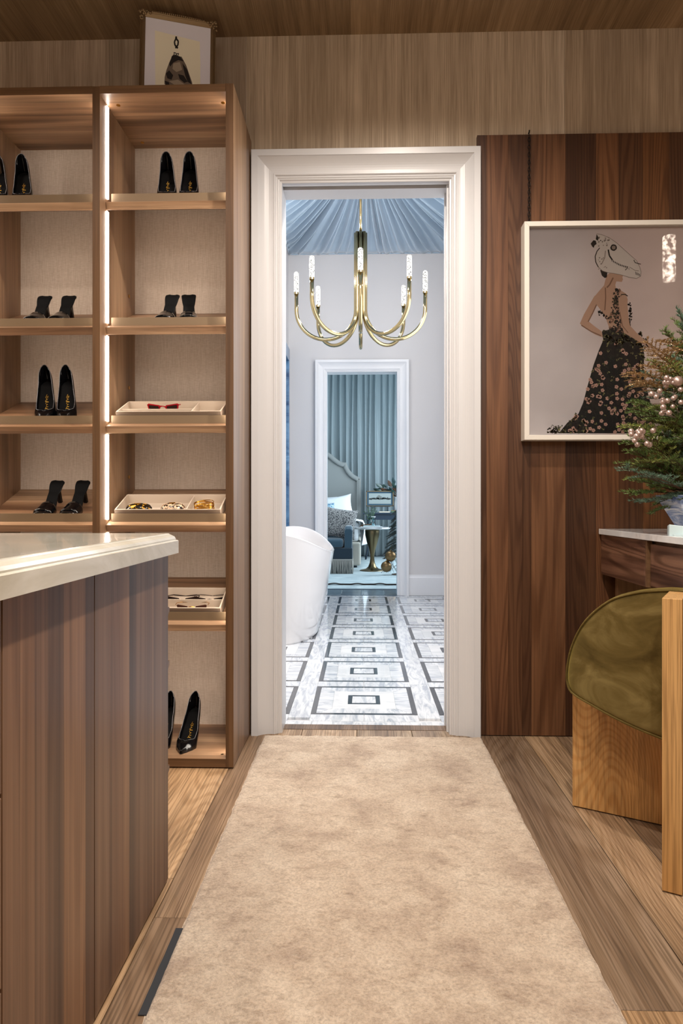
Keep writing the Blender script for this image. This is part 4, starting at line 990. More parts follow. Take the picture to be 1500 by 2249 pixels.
while kk_ < 62:
    u_, v_ = R1.uniform(1365,1590), R1.uniform(700,1105)
    if not in_poly(u_,v_,outline_b): continue
    kk_ += 1; dp = R1.uniform(-.20,.05); tg = at(u_,v_,vy+dp)
    md = Vector((vx+R1.uniform(-.06,.06), vy+R1.uniform(-.06,.02), max(vtop, tg.z-R1.uniform(.0,.16))))
    dd_ = tg-md
    if dd_.length > .26: md = tg-dd_.normalized()*.26
    if dd_.length < .10: md = tg+Vector((.12,.08,-.03))
    brn(md, tg, [M['needle'],M['needle_y'],M['needle'],M['needle_b']][kk_%4], sub=6, droop=.12, dens=1.1)
st = MB()
for k in range(7):
    a = 2*PI*k/7; st.tube([Vector((vx+.03*math.cos(a),vy+.03*math.sin(a),vtop-.03)),Vector((vx+.05*math.cos(a),vy+.05*math.sin(a),1.3)),Vector((vx+.04*math.cos(a+1),vy+.04*math.sin(a+1),1.62-.05*(k%3)))], .005, 6)
st.build('main_stems', M['twig'], fa, fix=False)
# rose gold berry picks
bmesh0 = None
def berry(p, r_, par):
    global bmesh0
    if bmesh0 is None: bmesh0 = MB().sphere((0,0,0), 1, 12, 8).mesh('berry', M['berry'], smooth=True)
    o = bpy.data.objects.new('berry', bmesh0); COL.objects.link(o); o.parent = par; o.location = p-WL[fa.name]; o.scale = (r_,)*3
for (cu, cv, n, sprd) in [(1462,870,13,34),(1478,840,6,18),(1412,962,12,24),(1395,945,3,12),(1470,905,4,20)]:
    for k in range(n):
        u_, v_ = cu+R1.uniform(-1,1)*sprd, cv+R1.uniform(-1,1)*sprd*.75
        p = at(u_,v_,vy-.215+R1.uniform(-.03,.02)); berry(p, R1.uniform(.0085,.0105), fa)
    bs = MB(); q0 = at(cu+20,cv+15,vy-.15)
    for k in range(6): bs.tube([q0, at(cu+R1.uniform(-1,1)*sprd,cv+R1.uniform(-1,1)*sprd*.7,vy-.205)], .0014, 4)
    bs.build('berry_stem', M['berry'], fa, fix=False)
berry(at(1488,838,vy-.2), .019, fa)
# gold glitter sprigs
for (a,b,c,d) in [(1500,800,1418,757),(1500,820,1440,768),(1500,850,1388,815),(1480,850,1402,838),(1510,770,1462,750),(1500,830,1425,800),(1500,770,1470,775),(1480,870,1400,812)]:
    p, tg = at(a,b,vy-.08), at(c,d,vy-.20); L = (tg-p).length
    stm, nd, pts = sprig(R1, p, tg-p, L, .009, 1.5, 8, .02, .0015)
    o = stm.build('gold_sprig', M['goldleaf'], fa, fix=False); nd.build('gold_leaflets', M['goldleaf'], o, fix=False)['kind']='stuff'

# ================================================================== CHAIR
dv = Vector((.872,-.489,0)); df = Vector((.489,.872,0)); zv = Vector((0,0,1))
c0 = Vector((X(1476,1.86),1.86,0))          # near end of the upright slab
chh = thing('lounge_chair', 'olive velvet barrel-back chair on crossed oak slabs before the desk', 'chair', tuple(c0+df*.3))
def CH(a,b,z): return c0+dv*a+df*b+zv*z
def obx(a0,a1,b0,b1,z0,z1):
    vs = [CH(a,b,z) for z in (z0,z1) for b in (b0,b1) for a in (a0,a1)]
    return MB().add(vs, [(0,2,3,1),(4,5,7,6),(0,1,5,4),(2,6,7,3),(0,4,6,2),(1,3,7,5)])
obx(-.0245,.0245,0,.17,.004,Z(1315,1.86,1476)).build('upright_slab', M['oak_plain'], chh, bevel=.0015)
sl0 = Vector((X(1257,2.39),2.39,0)); rel = sl0-c0; sb = rel.dot(df); sa_ = rel.dot(dv)
obx(sa_, .42, sb, sb+.045, .004, .40).build('base_slab', M['oak'], chh, bevel=.0015)
obx(-.024,.024,.17,sb,.004,.36).build('base_slab', M['oak'], chh, bevel=.0015)
obx(-.024,.024,sb+.045,sb+.25,.004,.36).build('base_slab', M['oak'], chh, bevel=.0015)
# curved velvet back: outline in (s,z), bent forward towards the sides
HW = .375; zt_, zb_ = .792, .315
key = [(.0,.787),(.10,.785),(.30,.772),(.52,.739),(.765,.66),(.93,.565),(1.0,.476),(.975,.425),(.88,.408),(.70,.396),(.52,.380),(.25,.356),(.0,.340)]
HW = .40
loop = [(-a*HW,b) for a,b in key]+[(a*HW,b) for a,b in key[-2:0:-1]]
outl = []
for i_ in range(len(loop)):
    p0,p1,p2,p3 = [loop[(i_+q)%len(loop)] for q in (-1,0,1,2)]
    for t_ in (0,.25,.5,.75):
        outl.append(tuple(.5*((2*p1[k])+(-p0[k]+p2[k])*t_+(2*p0[k]-5*p1[k]+4*p2[k]-p3[k])*t_*t_+(-p0[k]+3*p1[k]-3*p2[k]+p3[k])*t_**3) for k in (0,1)))
RB = .50
def bend(x_, z_, d):
    ph = x_/RB; r_ = RB+d    # d>0: outwards (towards the camera)
    return CH(math.sin(ph)*r_, .172+RB-math.cos(ph)*r_, z_)
cz_ = .56
secs = []
prof = [(.0,.0),(.25,.0),(.5,.0),(.75,.0),(.90,.0),(.955,-.003),(.972,-.010),(.985,-.004),(.995,-.010),(1.0,-.022),(1.0,-.040),(.985,-.056),(.95,-.066),(.85,-.070),(.5,-.074),(.0,-.076)]
for f_, d in prof:
    secs.append([bend(x_*max(f_,.001), cz_+(z_-cz_)*max(f_,.001), d-.004) for x_,z_ in outl])
ob = MB().loft(secs, cap=True).build('velvet_back', M['olive'], chh, smooth=True, sub=1)
MB().tube([bend(x_*.972, cz_+(z_-cz_)*.972, -.007) for x_,z_ in outl+outl[:1]], .0032, 6).build('piping', M['olive'], chh, smooth=True)
# round seat cushion in front of the back
sc_ = c0+df*(.172+.36)
mb = MB(); mb.lathe([(.0,.36),(.25,.36),(.295,.375),(.31,.41),(.30,.445),(.26,.465),(.0,.472)], c=(sc_.x,sc_.y,0), n=48)
mb.build('seat_cushion', M['olive'], chh, smooth=True)

# ================================================================== RUNNER RUG
rg = thing('runner_rug', 'beige wool runner rug laid along the floor to the doorway', 'rug', (.04,1.3,0))
ex0, ex1, ey0, ey1 = -.437, .523, -1.6, 3.055
def rugp(a, b):
    x = lerp(ex0,ex1,a); y = lerp(ey0,ey1,b); e = min(a,1-a)*(ex1-ex0); e2 = (1-b)*(ey1-ey0)
    n1 = mnoise.noise(Vector((x*22,y*22,0))); n2 = mnoise.noise(Vector((x*60,y*60,3)))
    z = .016*(1-math.exp(-min(e,e2)/.006))+.0014*n1+.0018*n2
    if a < .004 or a > .996: x += .003*mnoise.noise(Vector((y*30,x,1))); z = 0.0008
    if b > .998: y += .003*mnoise.noise(Vector((x*30,y,1))); z = .0008
    if a < .004 and b > .98 or a > .996 and b > .98: x += (.006 if a < .5 else -.006)
    return Vector((x,y,max(z,.0008)))
mb = MB().grid(rugp, 260, 720, flip=True); mb.build('pile', M['rug'], rg, smooth=True, fix=False)
bk = MB().box(ex0+.01,ex1-.01,ey0+.01,ey1-.01,0.0003,.002).build('backing', M['linen'], rg)
gr = MB().loft([[Vector((ex0-.014+.001*mnoise.noise(Vector((y*20,0,0))),y,.0006)),Vector((ex0+.012,y,.0006)),Vector((ex0+.012,y,.003)),Vector((ex0-.014+.001*mnoise.noise(Vector((y*20,0,0))),y,.003))] for y in [lerp(1.387,1.673,k/20) for k in range(21)]]).build('rug_gripper', M['rubber'], loc=(ex0,1.5,0))
tag(gr, 'black rubber underlay strip showing at the left edge of the runner rug', 'rug pad')
# ================================================================== CLOSET CEILING LAMPS (the pendant is seen mirrored in the picture glass)
for (x,y) in ((.2,1.95),(.22,.75),(.2,-.5),(-1.2,1.2)):
    t_ = thing('downlight', 'round white recessed downlight in the ceiling at %s' % ('the doorway end of the aisle' if y > 1.9 else 'mid aisle' if y == .75 else 'the rear of the aisle' if y < 0 else 'the island'), 'ceiling light', (x,y,ZC-.01), group=None)
    MB().lathe([(.038,ZC-.004),(.052,ZC-.004),(.052,ZC-.0005),(.038,ZC-.0005),(.038,ZC-.004)], c=(x,y,0), n=28, cap=False).build('trim_ring', M['white'], t_)
px_, py_ = 2.19, 1.05
pn = thing('crystal_pendant', 'tall glowing crystal rod pendant seen mirrored in the framed photograph', 'ceiling light', (px_,py_,2.56))
mb = MB(); mb.lathe([(.040,2.62),(.043,2.64),(.043,2.93),(.040,2.94)], c=(px_,py_,0), n=20); 
mpend = base_mat('pendant_crystal', (250,245,240), .1); kk = N(mpend); nb = kk.noise(kk.coord((34,34,34)),1,4,.7); kk.l(kk.ramp(nb, [(.45,(60,45,40)),(.6,(255,236,214))]), kk.b.inputs['Emission Color']); kk.b.inputs['Emission Strength'].default_value = 20
mb.build('crystal_rod', mpend, pn, smooth=True)
MB().tube([Vector((px_,py_,2.94)),Vector((px_,py_,ZC-.002))], .006, 8).build('pendant_stem', M['brass'], pn)
MB().lathe([(.05,ZC-.02),(.055,ZC-.001)], c=(px_,py_,0), n=20).build('canopy_plate', M['brass'], pn)
# ================================================================== BATHROOM CHANDELIER
TC = 6.2; HX, HY = X(792,TC), TC
cd_ = thing('brass_chandelier', 'polished brass chandelier with eight curved arms and glowing crystal rods', 'chandelier', (HX,HY,Z(512,TC)))
R_arm = .573; z_end = 2.898; rs = .042; z_top = Z(512,TC,792); rt = .0175
MB().tube([Vector((HX,HY,z_top-.03)),Vector((HX,HY,4.3))], .011, 10).build('hanging_rod', M['brass'], cd_, smooth=True)
MB().lathe([(.055,4.24),(.06,4.30)], c=(HX,HY,0), n=20).build('ceiling_rose', M['brass'], cd_)
MB().tube([Vector((HX,HY,2.74)),Vector((HX,HY,z_top-.005))], .026, 12).build('core', M['brass'], cd_, smooth=True)
for i in range(8):
    q = -PI/2+i*PI/4; e = Vector((math.cos(q), math.sin(q), 0)); rh = (R_arm-rs)/2; cz = 2.755; dep = .265
    pts = [Vector((HX,HY,z))+e*rs for z in (z_top, z_top-.3, cz+.1)]
    for k in range(0,25):
        a = PI+PI*k/24; pts.append(Vector((HX,HY,cz))+e*(rs+rh+rh*math.cos(a))+Vector((0,0,dep*math.sin(a))))
    pts.append(Vector((HX,HY,z_end))+e*R_arm)
    ar = MB().tube(pts, rt, 12).build('arm', M['brass'], cd_, smooth=True)
    c = Vector((HX,HY,0))+e*R_arm
    MB().lathe([(.021,z_end-.002),(.021,z_end+.014),(.019,z_end+.016)], c=c, n=16).build('cup', M['brass'], ar)
    MB().lathe([(.018,z_end+.012),(.022,z_end+.02),(.022,z_end+.18),(.019,z_end+.192),(.010,z_end+.197)], c=c, n=16).build('crystal_rod', M['crystal'], ar, smooth=True)
    if i % 2 == 0: lamp('POINT', 'chandelier_glow', tuple(c+Vector((0,0,z_end+.27))), 9, (1,.97,.93), shadow_soft_size=.03)
# ================================================================== BATHTUB
TX, TY = -.635, 5.62
tub = thing('bathtub', 'white freestanding oval bathtub with raised ends in the tiled bathroom', 'bathtub', (TX,TY,0))
def rimz(q): return .655+.165*abs(math.sin(q))**2.2
def tubp(q, t, inner=False):
    ax = lerp(.27,.405,t**.8); ay = lerp(.58,.80,t**.85)
    if inner: ax -= .022+.09*(1-t); ay -= .022+.14*(1-t)
    fl = 0
    if not inner and t < .06: ax += .004; ay += .004
    z = (rimz(q)*t) if not inner else lerp(.14,rimz(q),t)
    return Vector((TX+math.copysign(abs(math.cos(q))**.92,math.cos(q))*ax, TY+math.copysign(abs(math.sin(q))**.92,math.sin(q))*ay, z))
secs = [[tubp(2*PI*k/72,t) for k in range(72)] for t in (0,.02,.06,.07,.2,.35,.5,.65,.8,.9,.96,.99)]
rim_o = [tubp(2*PI*k/72,1) for k in range(72)]; rim_i = [tubp(2*PI*k/72,1,True) for k in range(72)]
secs.append([p+Vector((0,0,-.004)) for p in rim_o]); secs.append([a.lerp(b,.3)+Vector((0,0,.003)) for a,b in zip(rim_o,rim_i)]); secs.append([a.lerp(b,.8)+Vector((0,0,.002)) for a,b in zip(rim_o,rim_i)])
secs += [[tubp(2*PI*k/72,t,True) for k in range(72)] for t in (.98,.9,.75,.5,.25,.08,0)]
MB().loft(secs).build('tub_shell', M['tub'], tub, smooth=True)
MB().lathe([(.02,.1405),(.028,.1405),(.028,.143),(.0,.143)], c=(TX,TY+.2,0), n=16).build('drain', M['brass'], tub)

# ================================================================== BEDROOM
CYb = 13.7
# pleated drape
pleat_u = [704,717,730.7,746.7,760,775,786,801,812.5,824.5,840,854,868,882,896]; px = [X(u_,CYb) for u_ in pleat_u]
dz_top = Z(821,CYb)+.08
def drp(a, b):
    f = a*(len(px)-1); i = min(int(f),len(px)-2); t = f-i; x = lerp(px[i],px[i+1],t)
    z = lerp(dz_top,.01,b); n_i = i if t < .5 else i+1; d_ = t if t < .5 else t-1      # signed distance to the nearest pleat
    op = min(1,b*2.6)**.7; sk = .10*math.sin(n_i*2.1)*op
    wv = lerp(.07,.19,op); am = lerp(.05,.10,op)*(1+.2*math.sin(n_i*2.3))
    fold = 1/(1+((d_-sk*.3)/wv)**4)
    y = CYb-am*fold+.012*math.cos(d_*2*PI)*op
    return Vector((x+.012*math.sin(b*3+n_i*1.9)*op,y,z))
cu = thing('drape', 'grey blue pinch-pleated floor-length drape behind the bed', 'curtain', (.1,CYb,0))
MB().grid(drp, (len(px)-1)*24, 30).build('cloth', M['drape'], cu, smooth=True, solid=.003)
MB().tube([Vector((px[0]-.1,CYb+.05,dz_top+.02)),Vector((px[-1]+.1,CYb+.05,dz_top+.02))], .015, 8).build('curtain_rod', M['brass'], cu)
# pale rug in the bedroom
def brug(a,b):
    x = lerp(-1.6,1.3,a); y = lerp(8.83,13.2,b); 
    if b < .01: y += .02*mnoise.noise(Vector((x*5,0,0)))
    e = min(b*4.4,(a)*2.9,(1-a)*2.9); z = .012*(1-math.exp(-e/.01))+.006*max(0,mnoise.noise(Vector((x*4,y*3,0))))*(1 if e > .005 else 0)+.001
    return Vector((x,y,z))
br_ = thing('bedroom_rug', 'pale grey-blue woven rug with a scalloped front edge in the bedroom', 'rug', (0,11,0))
MB().grid(brug, 90, 120, flip=True).build('woven_pile', M['bed_rug'], br_, smooth=True)
mb = MB().tube([Vector((lerp(-1.6,1.3,k/120),8.825+.02*mnoise.noise(Vector((lerp(-1.6,1.3,k/120)*5,0,0))),.008+.010*max(0,math.sin(k*.52)))) for k in range(121)], .009, 5)
mb.build('dark_binding', M['dark_line'], br_)
# bed
HBY = 13.25
hb_pts = [(135,215),(200,260),(240,297),(270,318),(300,340),(330,353),(360,358),(390,360),(400,385),(414,420),(440,468),(470,503),(500,530),(545,555),(590,574),(597,590)]
def c4(x, y, Y_): q = at(700+x/6.425, 960+y/6.425, Y_); return (q.x, q.z)
right = [c4(a,b,HBY) for a,b in hb_pts]; xr = right[-1][0]; xc = xr-1.02
topz = right[0][1]; x_l = right[0][0]
mid = [(lerp(x_l, xc, k/6), topz+.14*math.sin(k/6*PI/2)) for k in range(1,7)]
halfc = mid[::-1]+right+[(xr,.05)]      # from centre outward to the right bottom
full = [(2*xc-a,b) for a,b in halfc[::-1]]+halfc[1:]
bed = thing('bed', 'bed with a tall grey scalloped upholstered headboard against the drape', 'bed', (xc,12,0))
MB().prism(full, lambda a,b,d: Vector((a,HBY+d,b)), .02, .10).build('headboard', M['linen'], bed)
def inset(pl, d):
    res = []
    for i,(a,b) in enumerate(pl):
        p0 = pl[max(i-1,0)]; p1 = pl[min(i+1,len(pl)-1)]; dx_, dz_ = p1[0]-p0[0], p1[1]-p0[1]; l_ = math.hypot(dx_,dz_) or 1
        res.append((a+dz_/l_*d*1, b-dx_/l_*d))
    return res
secs = []
for w_, d in [(0,.02),(0,-.015),(.012,-.03),(.05,-.036),(.078,-.030),(.088,-.012),(.092,.02)]:
    il = inset(full, w_); secs.append([Vector((a,HBY+d,b)) for a,b in il])
mbh = MB(); n_ = len(full)
for s1, s2 in zip(secs, secs[1:]):
    mbh.add(s1+s2, [(i,i+1,n_+i+1,n_+i) for i in range(n_-1)])
mbh.build('headboard_border', M['linen'], bed, smooth=True)
MB().box(xc-1.0,xr-.0,11.0,HBY,.05,.42).build('bed_base', M['linen_cream'], bed, bevel=.03)
MB().box(xc-.98,xr-.03,11.05,HBY-.02,.42,.74).build('mattress', M['bedding'], bed, bevel=.06, seg=4)
for (a,b) in ((xc-.9,11.1),(xr-.12,11.1),(xr-.12,13.1)): MB().box(a,a+.06,b,b+.06,0.0,.06).build('leg', M['navy'], bed)
# white throw sliding over the corner of the bed
def thr(a, b):
    y = lerp(11.02,12.4,b); s = a*1.1
    x0_ = xr-.55
    if s < .56: x = x0_+s; z = .75+.012*mnoise.noise(Vector((x*9,y*6,0)))
    else: x = xr+.03+.05*math.sin((y*15)+s*3)*min(1,(s-.56)*3)+.06*math.sin((s-.56)*5)*(1-b); z = .75-(s-.56)*lerp(1.0,.6,b)*.72
    if .5 < s < .6: z -= .01
    return Vector((x, y+.03*math.sin(s*9), z+.006))
tw = MB().grid(thr, 40, 40).build('white_throw', M['bedding'], smooth=True, solid=.006, loc=(xr,11.7,.74))
tag(tw, 'rumpled white throw hanging over the near side of the bed', 'blanket')
def pillow(name, label, mat, c, w_, h_, t_, rot, cat='pillow', pinch=.12, loc_bottom=True):
    o = None; mb = MB(); n_ = 20
    for sg in (-1,1):
        def f(a,b):
            x, z = a*2-1, b*2-1
            e = (1-abs(x)**3)*(1-abs(z)**3); k_ = 1-pinch*(1-min(1,abs(x*z)))*(abs(x)**2*0+abs(z)**4+abs(x)**4)*.5
            px_ = x*w_/2*(1-pinch*.5*(1-z*z)*abs(x)**3); pz_ = z*h_/2*(1-pinch*.5*(1-x*x)*abs(z)**3)
            return Vector((px_, sg*t_/2*max(e,0)**.5+.004*mnoise.noise(Vector((x*3,z*3,sg))), pz_+h_/2))
        mb.grid(f, n_, n_, flip=sg>0)
    o = mb.build(name, mat, None, world=False, smooth=True); o.location = c; o.rotation_euler = rot
    tag(o, label, cat); return o
pillow('bed_pillow', 'plump white pillow propped against the grey headboard', M['bedding'], (X(742,12.75),12.78,.74), .62, .44, .20, (D(-12),D(-9),0), pinch=.2)
pillow('bed_pillow', 'white pillow behind the blue leaf-patterned one, at the door edge', M['bedding'], (X(705,12.95),12.98,.74), .6, .42, .18, (D(-8),0,0))
pillow('patterned_pillow', 'small blue leaf-patterned pillow in front of the white pillow', M['bluepat'], (X(712,12.45),12.45,.74), .40, .30, .13, (D(-14),D(-4),0))
# armchair
AX1 = X(776,10.1)-.014; AX0 = AX1-.86; AY = 10.1
ac = thing('armchair', 'blue velvet armchair with a deep pale bullion fringe in front of the bed', 'chair', ((AX0+AX1)/2,AY+.35,0))
MB().box(AX0,AX1,AY,AY+.72,.20,.385).build('seat_frame', M['dblue2'], ac, bevel=.012)
MB().box(AX0+.05,AX1-.02,AY+.008,AY+.7,.05,.22).build('skirt', M['dblue2'], ac)
MB().box(AX0+.10,AX1-.13,AY-.01,AY+.60,.385,.52).build('seat_cushion', M['dblue'], ac, bevel=.05, seg=4, smooth=True)
def arm(x0_,x1_):
    secs = []
    for y, z in ((AY+.015,.66),(AY+.06,.70),(AY+.3,.72),(AY+.62,.80),(AY+.74,.82)):
        secs.append([Vector((x0_,y,.34)),Vector((x1_,y,.34)),Vector((x1_+.012,y,z-.03)),Vector((x1_-.01,y,z)),Vector((x0_+.02,y,z)),Vector((x0_,y,z-.03))])
    return MB().loft(secs)
arm(AX1-.115,AX1-.01).build('arm', M['dblue'], ac, bevel=.01); arm(AX0+.0,AX0+.115).build('arm', M['dblue'], ac, bevel=.01)
MB().box(AX0+.05,AX1-.04,AY+.60,AY+.74,.36,.84).build('backrest', M['dblue'], ac, bevel=.04, seg=3)
fr2 = MB(); R2 = random.Random(4)
xx = AX0+.02
while xx < AX1+.0:
    fr2.tube([Vector((xx,AY-.012,.215)),Vector((xx+R2.uniform(-.004,.004),AY-.016,.12)),Vector((xx+R2.uniform(-.008,.008),AY-.014,.012))], [.0065,.0055,.0065], 5); xx += .0135
yy = AY
while yy < AY+.7:
    fr2.tube([Vector((AX1-.004,yy,.215)),Vector((AX1+R2.uniform(-.002,.006),yy,.12)),Vector((AX1+.004,yy,.012))], [.0065,.0055,.0065], 5); yy += .0135
o = fr2.build('fringe', M['fringe'], ac, smooth=True, fix=False); o['kind'] = 'stuff'
MB().box(AX0,AX1+.006,AY-.018,AY-.002,.205,.225).build('fringe_braid', M['fringe'], ac, bevel=.004)
pillow('scatter_cushion', 'grey cushion with a black squiggle pattern standing on the blue armchair', M['scroll'], (X(741,10.25),10.30,.52), .50, .46, .17, (D(-16),D(8),0), 'cushion', pinch=.16)
# tulip table
tx, ty = .149, 10.58
tb = thing('tulip_table', 'round marble-topped side table on a flared brass tulip pedestal', 'table', (tx,ty,0))
MB().lathe([(.0,.645),(.27,.645),(.287,.652),(.29,.662),(.284,.672),(.0,.672)], c=(tx,ty,0), n=48, cap=False).build('marble_top', M['marble_white'], tb, smooth=False)
MB().lathe([(.186,.013),(.188,.018),(.17,.026),(.10,.042),(.062,.075),(.040,.13),(.030,.20),(.033,.26),(.050,.34),(.085,.45),(.108,.55),(.112,.62),(.105,.645)], c=(tx,ty,0), n=40).build('pedestal', M['bronze'], tb, smooth=True)
# things on the table
tzz = .6725
def tp_(u_, Y_): return X(u_, Y_)
hg = thing('hourglass', 'clear glass hourglass with pale blue sand on the round side table', 'hourglass', (tp_(820,10.42),10.42,tzz))
hx = tp_(820,10.42)
hprof = [(.025,.012),(.028,.03),(.026,.05),(.012,.072),(.004,.082),(.012,.092),(.026,.114),(.028,.134),(.025,.152)]
MB().lathe(hprof, c=(hx,10.42,tzz), n=20, cap=False).build('glass_bulbs', M['jar_glass'], hg, smooth=True)
MB().lathe([(.0,.013),(.024,.013),(.024,.03),(.010,.05),(.0,.055)], c=(hx,10.42,tzz), n=16, cap=False).lathe([(.0,.086),(.010,.094),(.022,.112),(.0,.114)], c=(hx,10.42,tzz), n=16, cap=False).build('sand', M['pale_blue'], hg, smooth=True, fix=False)
for z in (0,.154): MB().lathe([(.032,z),(.032,z+.010)], c=(hx,10.42,tzz+.0003), n=20).build('end_plate', M['bedding'], hg)
bkx = X(818,10.36)
for i,(c,w_,lab) in enumerate(((M['bedding'],.20,'white book lying lowest under the hourglass on the side table'),(M['pale_blue'],.15,'slim pale blue book on top of the white one on the side table'))):
    bk_ = thing('book', lab, 'book', (bkx,10.42,tzz+.022*i))
    if i == 0: zz0 = tzz; 
    MB().box(bkx-w_*.9,bkx+w_*.75,10.30+.02*i,10.37+.02*i,tzz+.0005+.017*i,tzz+.016+.017*i).build('cover', c, bk_, bevel=.001)
    MB().box(bkx-w_*.88,bkx+w_*.73,10.302+.02*i,10.368+.02*i,tzz+.003+.017*i,tzz+.0135+.017*i).build('pages', M['cream'], bk_)
gv = thing('bud_vase', 'small glass vase of green sprigs behind the hourglass on the side table', 'vase', (X(812,10.58),10.58,tzz))
MB().lathe([(.030,.001),(.034,.03),(.030,.10),(.022,.135),(.026,.16)], c=(X(812,10.58),10.58,tzz), n=18, cap=False).lathe([(.0,.001),(.030,.001)], c=(X(812,10.58),10.58,tzz), n=18, cap=False).build('glass_body', M['jar_glass'], gv, smooth=True, fix=False)
R3 = random.Random(8); gx = X(813,10.58)
def leafy(mb, p0, p1, n, ll, R, wd_=.35):
    mb.tube([p0,p0.lerp(p1,.5)+Vector((R.uniform(-.01,.01),0,0)),p1], .0015, 4)
    for k in range(n):
        q = p0.lerp(p1, lerp(.3,1,k/max(1,n-1))); d = Vector((R.uniform(-1,1),R.uniform(-.8,.8),R.uniform(-.2,1))).normalized(); s_ = d.cross(Vector((0,1,0.3))).normalized()*ll*wd_
        t_ = q+d*ll; m_ = q+d*ll*.45; mb.add([q,m_+s_,t_,m_-s_],[(0,1,2,3)])
mb = MB()
for k in range(9):
    a = Vector((gx,10.58,tzz+.05)); b_ = Vector((gx+R3.uniform(-.085,.09),10.58+R3.uniform(-.06,.06),tzz+R3.uniform(.20,.32))); leafy(mb, a, b_, 7, .034, R3)
mb.build('sprigs', M['needle_b'], gv, fix=False)
dw = thing('driftwood', 'knotted brown driftwood piece on the left side of the round table', 'ornament', (X(803,10.5),10.5,tzz))
mb = MB()
for k in range(6):
    a = Vector((X(790+k*3,10.45),10.45+.01*k,tzz+.012)); mb.tube([a, a+Vector((.03+.01*k,.01,.018+.004*k)), a+Vector((.09,.0,.030-.003*k)), a+Vector((.13-.02*k,.02,.014))], [.008,.011,.009,.005], 6)
mb.build('twisted_wood', M['twig'], dw, smooth=True, fix=False)
# dark writing table behind
wx0, wx1, wy0, wy1, wz = X(797.5,12.6), 1.15, 12.62, 13.15, .865
wt_ = thing('console_table', 'dark navy console table with curved legs under the landscape picture', 'table', (.6,12.9,0))
MB().box(wx0,wx1,wy0,wy1,wz-.03,wz).build('tabletop', M['navy'], wt_, bevel=.006); MB().box(wx0+.05,wx1-.05,wy0+.03,wy1-.03,wz-.13,wz-.03).build('apron', M['navy'], wt_)
for xq in (wx0+.09,wx1-.09):
    for yq in (wy0+.05,wy1-.05):
        MB().tube([Vector((xq,yq,wz-.1)),Vector((xq+.015,yq,.6)),Vector((xq+.012,yq,.35)),Vector((xq-.02,yq,.12)),Vector((xq-.045,yq,.012))], [.028,.024,.018,.015,.017], 8).build('leg', M['navy'], wt_, smooth=True)
# landscape picture on little easel
LY = 12.8; a0, a1 = X(804.3,LY), X(864.2,LY); z0_, z1_ = Z(1112,LY), Z(1078.3,LY)
le = thing('landscape_picture', 'gilt framed grey landscape picture with blue mount on the console table', 'picture', ((a0+a1)/2,LY,wz))
fwp = .014
for q in ((a0,a1,z0_,z0_+fwp),(a0,a1,z1_-fwp,z1_),(a0,a0+fwp,z0_,z1_),(a1-fwp,a1,z0_,z1_)): MB().box(q[0],q[1],LY-.015,LY+.01,q[2],q[3]).build('frame_rail', M['bronze'] if q[2]==z0_ and q[3] != z1_ else M['gilt'], le)
MB().box(a0+fwp,a1-fwp,LY-.004,LY+.004,z0_+fwp,z1_-fwp).build('mount', M['dblue'], le)
lb = MB(); mats_ = [base_mat('land_sky',(158,166,164),.8), base_mat('land_hill',(120,124,120),.8), base_mat('land_trees',(70,76,76),.8)]
ia0, ia1, iz0, iz1 = a0+.048, a1-.048, z0_+.046, z1_-.044
lb.add([Vector((ia0,LY-.0045,iz0)),Vector((ia1,LY-.0045,iz0)),Vector((ia1,LY-.0045,iz1)),Vector((ia0,LY-.0045,iz1))],[(0,1,2,3)])
def L2(u_,v_): return Vector((lerp(ia0,ia1,u_),LY-.005,lerp(iz0,iz1,v_)))
lb.mi = 1; lb.add([L2(.28,.55),L2(.36,.66),L2(.42,.80),L2(.47,.84),L2(.54,.74),L2(.62,.62),L2(.66,.55)],[(0,1,2,3,4,5,6)])
lb.mi = 2; R4 = random.Random(3)
for k in range(40):
    u_ = k/40; v_ = .38+R4.uniform(0,.08); h_ = R4.uniform(.06,.2); lb.add([p-Vector((0,.0003,0)) for p in (L2(u_,v_),L2(min(1,u_+.06),v_),L2(min(1,u_+.045),v_+h_),L2(u_+.01,v_+h_*.9))],[(0,1,2,3)])
lb.build('print', mats_, le, fix=False)
mb = MB(); 
for xq in (a0+.1,a1-.1): mb.tube([Vector((xq,LY-.03,wz+.001)),Vector((xq,LY-.02,z0_+.002))], .006, 6).tube([Vector((xq,LY+.1,wz+.001)),Vector((xq,LY+.012,z0_+.12))], .005, 6)
mb.box(a0+.06,a1-.06,LY-.03,LY+.0,z0_-.012,z0_-.001); mb.build('easel', M['navy'], le, fix=False)
bo = thing('book', 'dark closed book lying before the easel on the console table', 'book', (X(843,12.66),12.66,wz))
q0 = X(832,12.68); MB().box(q0,q0+.20,12.63,12.75,wz+.0005,wz+.026).build('cover', M['twig'], bo, bevel=.002); MB().box(q0+.004,q0+.197,12.628,12.74,wz+.005,wz+.021).build('pages', M['cream'], bo)
sb_ = thing('trinket_box', 'small green and gold trinket box at the right end of the console table', 'box', (X(866,12.7),12.7,wz))
q0 = X(859,12.7); MB().box(q0,q0+.11,12.66,12.76,wz+.0005,wz+.032).build('box_body', M['needle_b'], sb_, bevel=.003); MB().box(q0-.002,q0+.112,12.658,12.762,wz+.032,wz+.040).build('lid', M['gold'], sb_, bevel=.002)
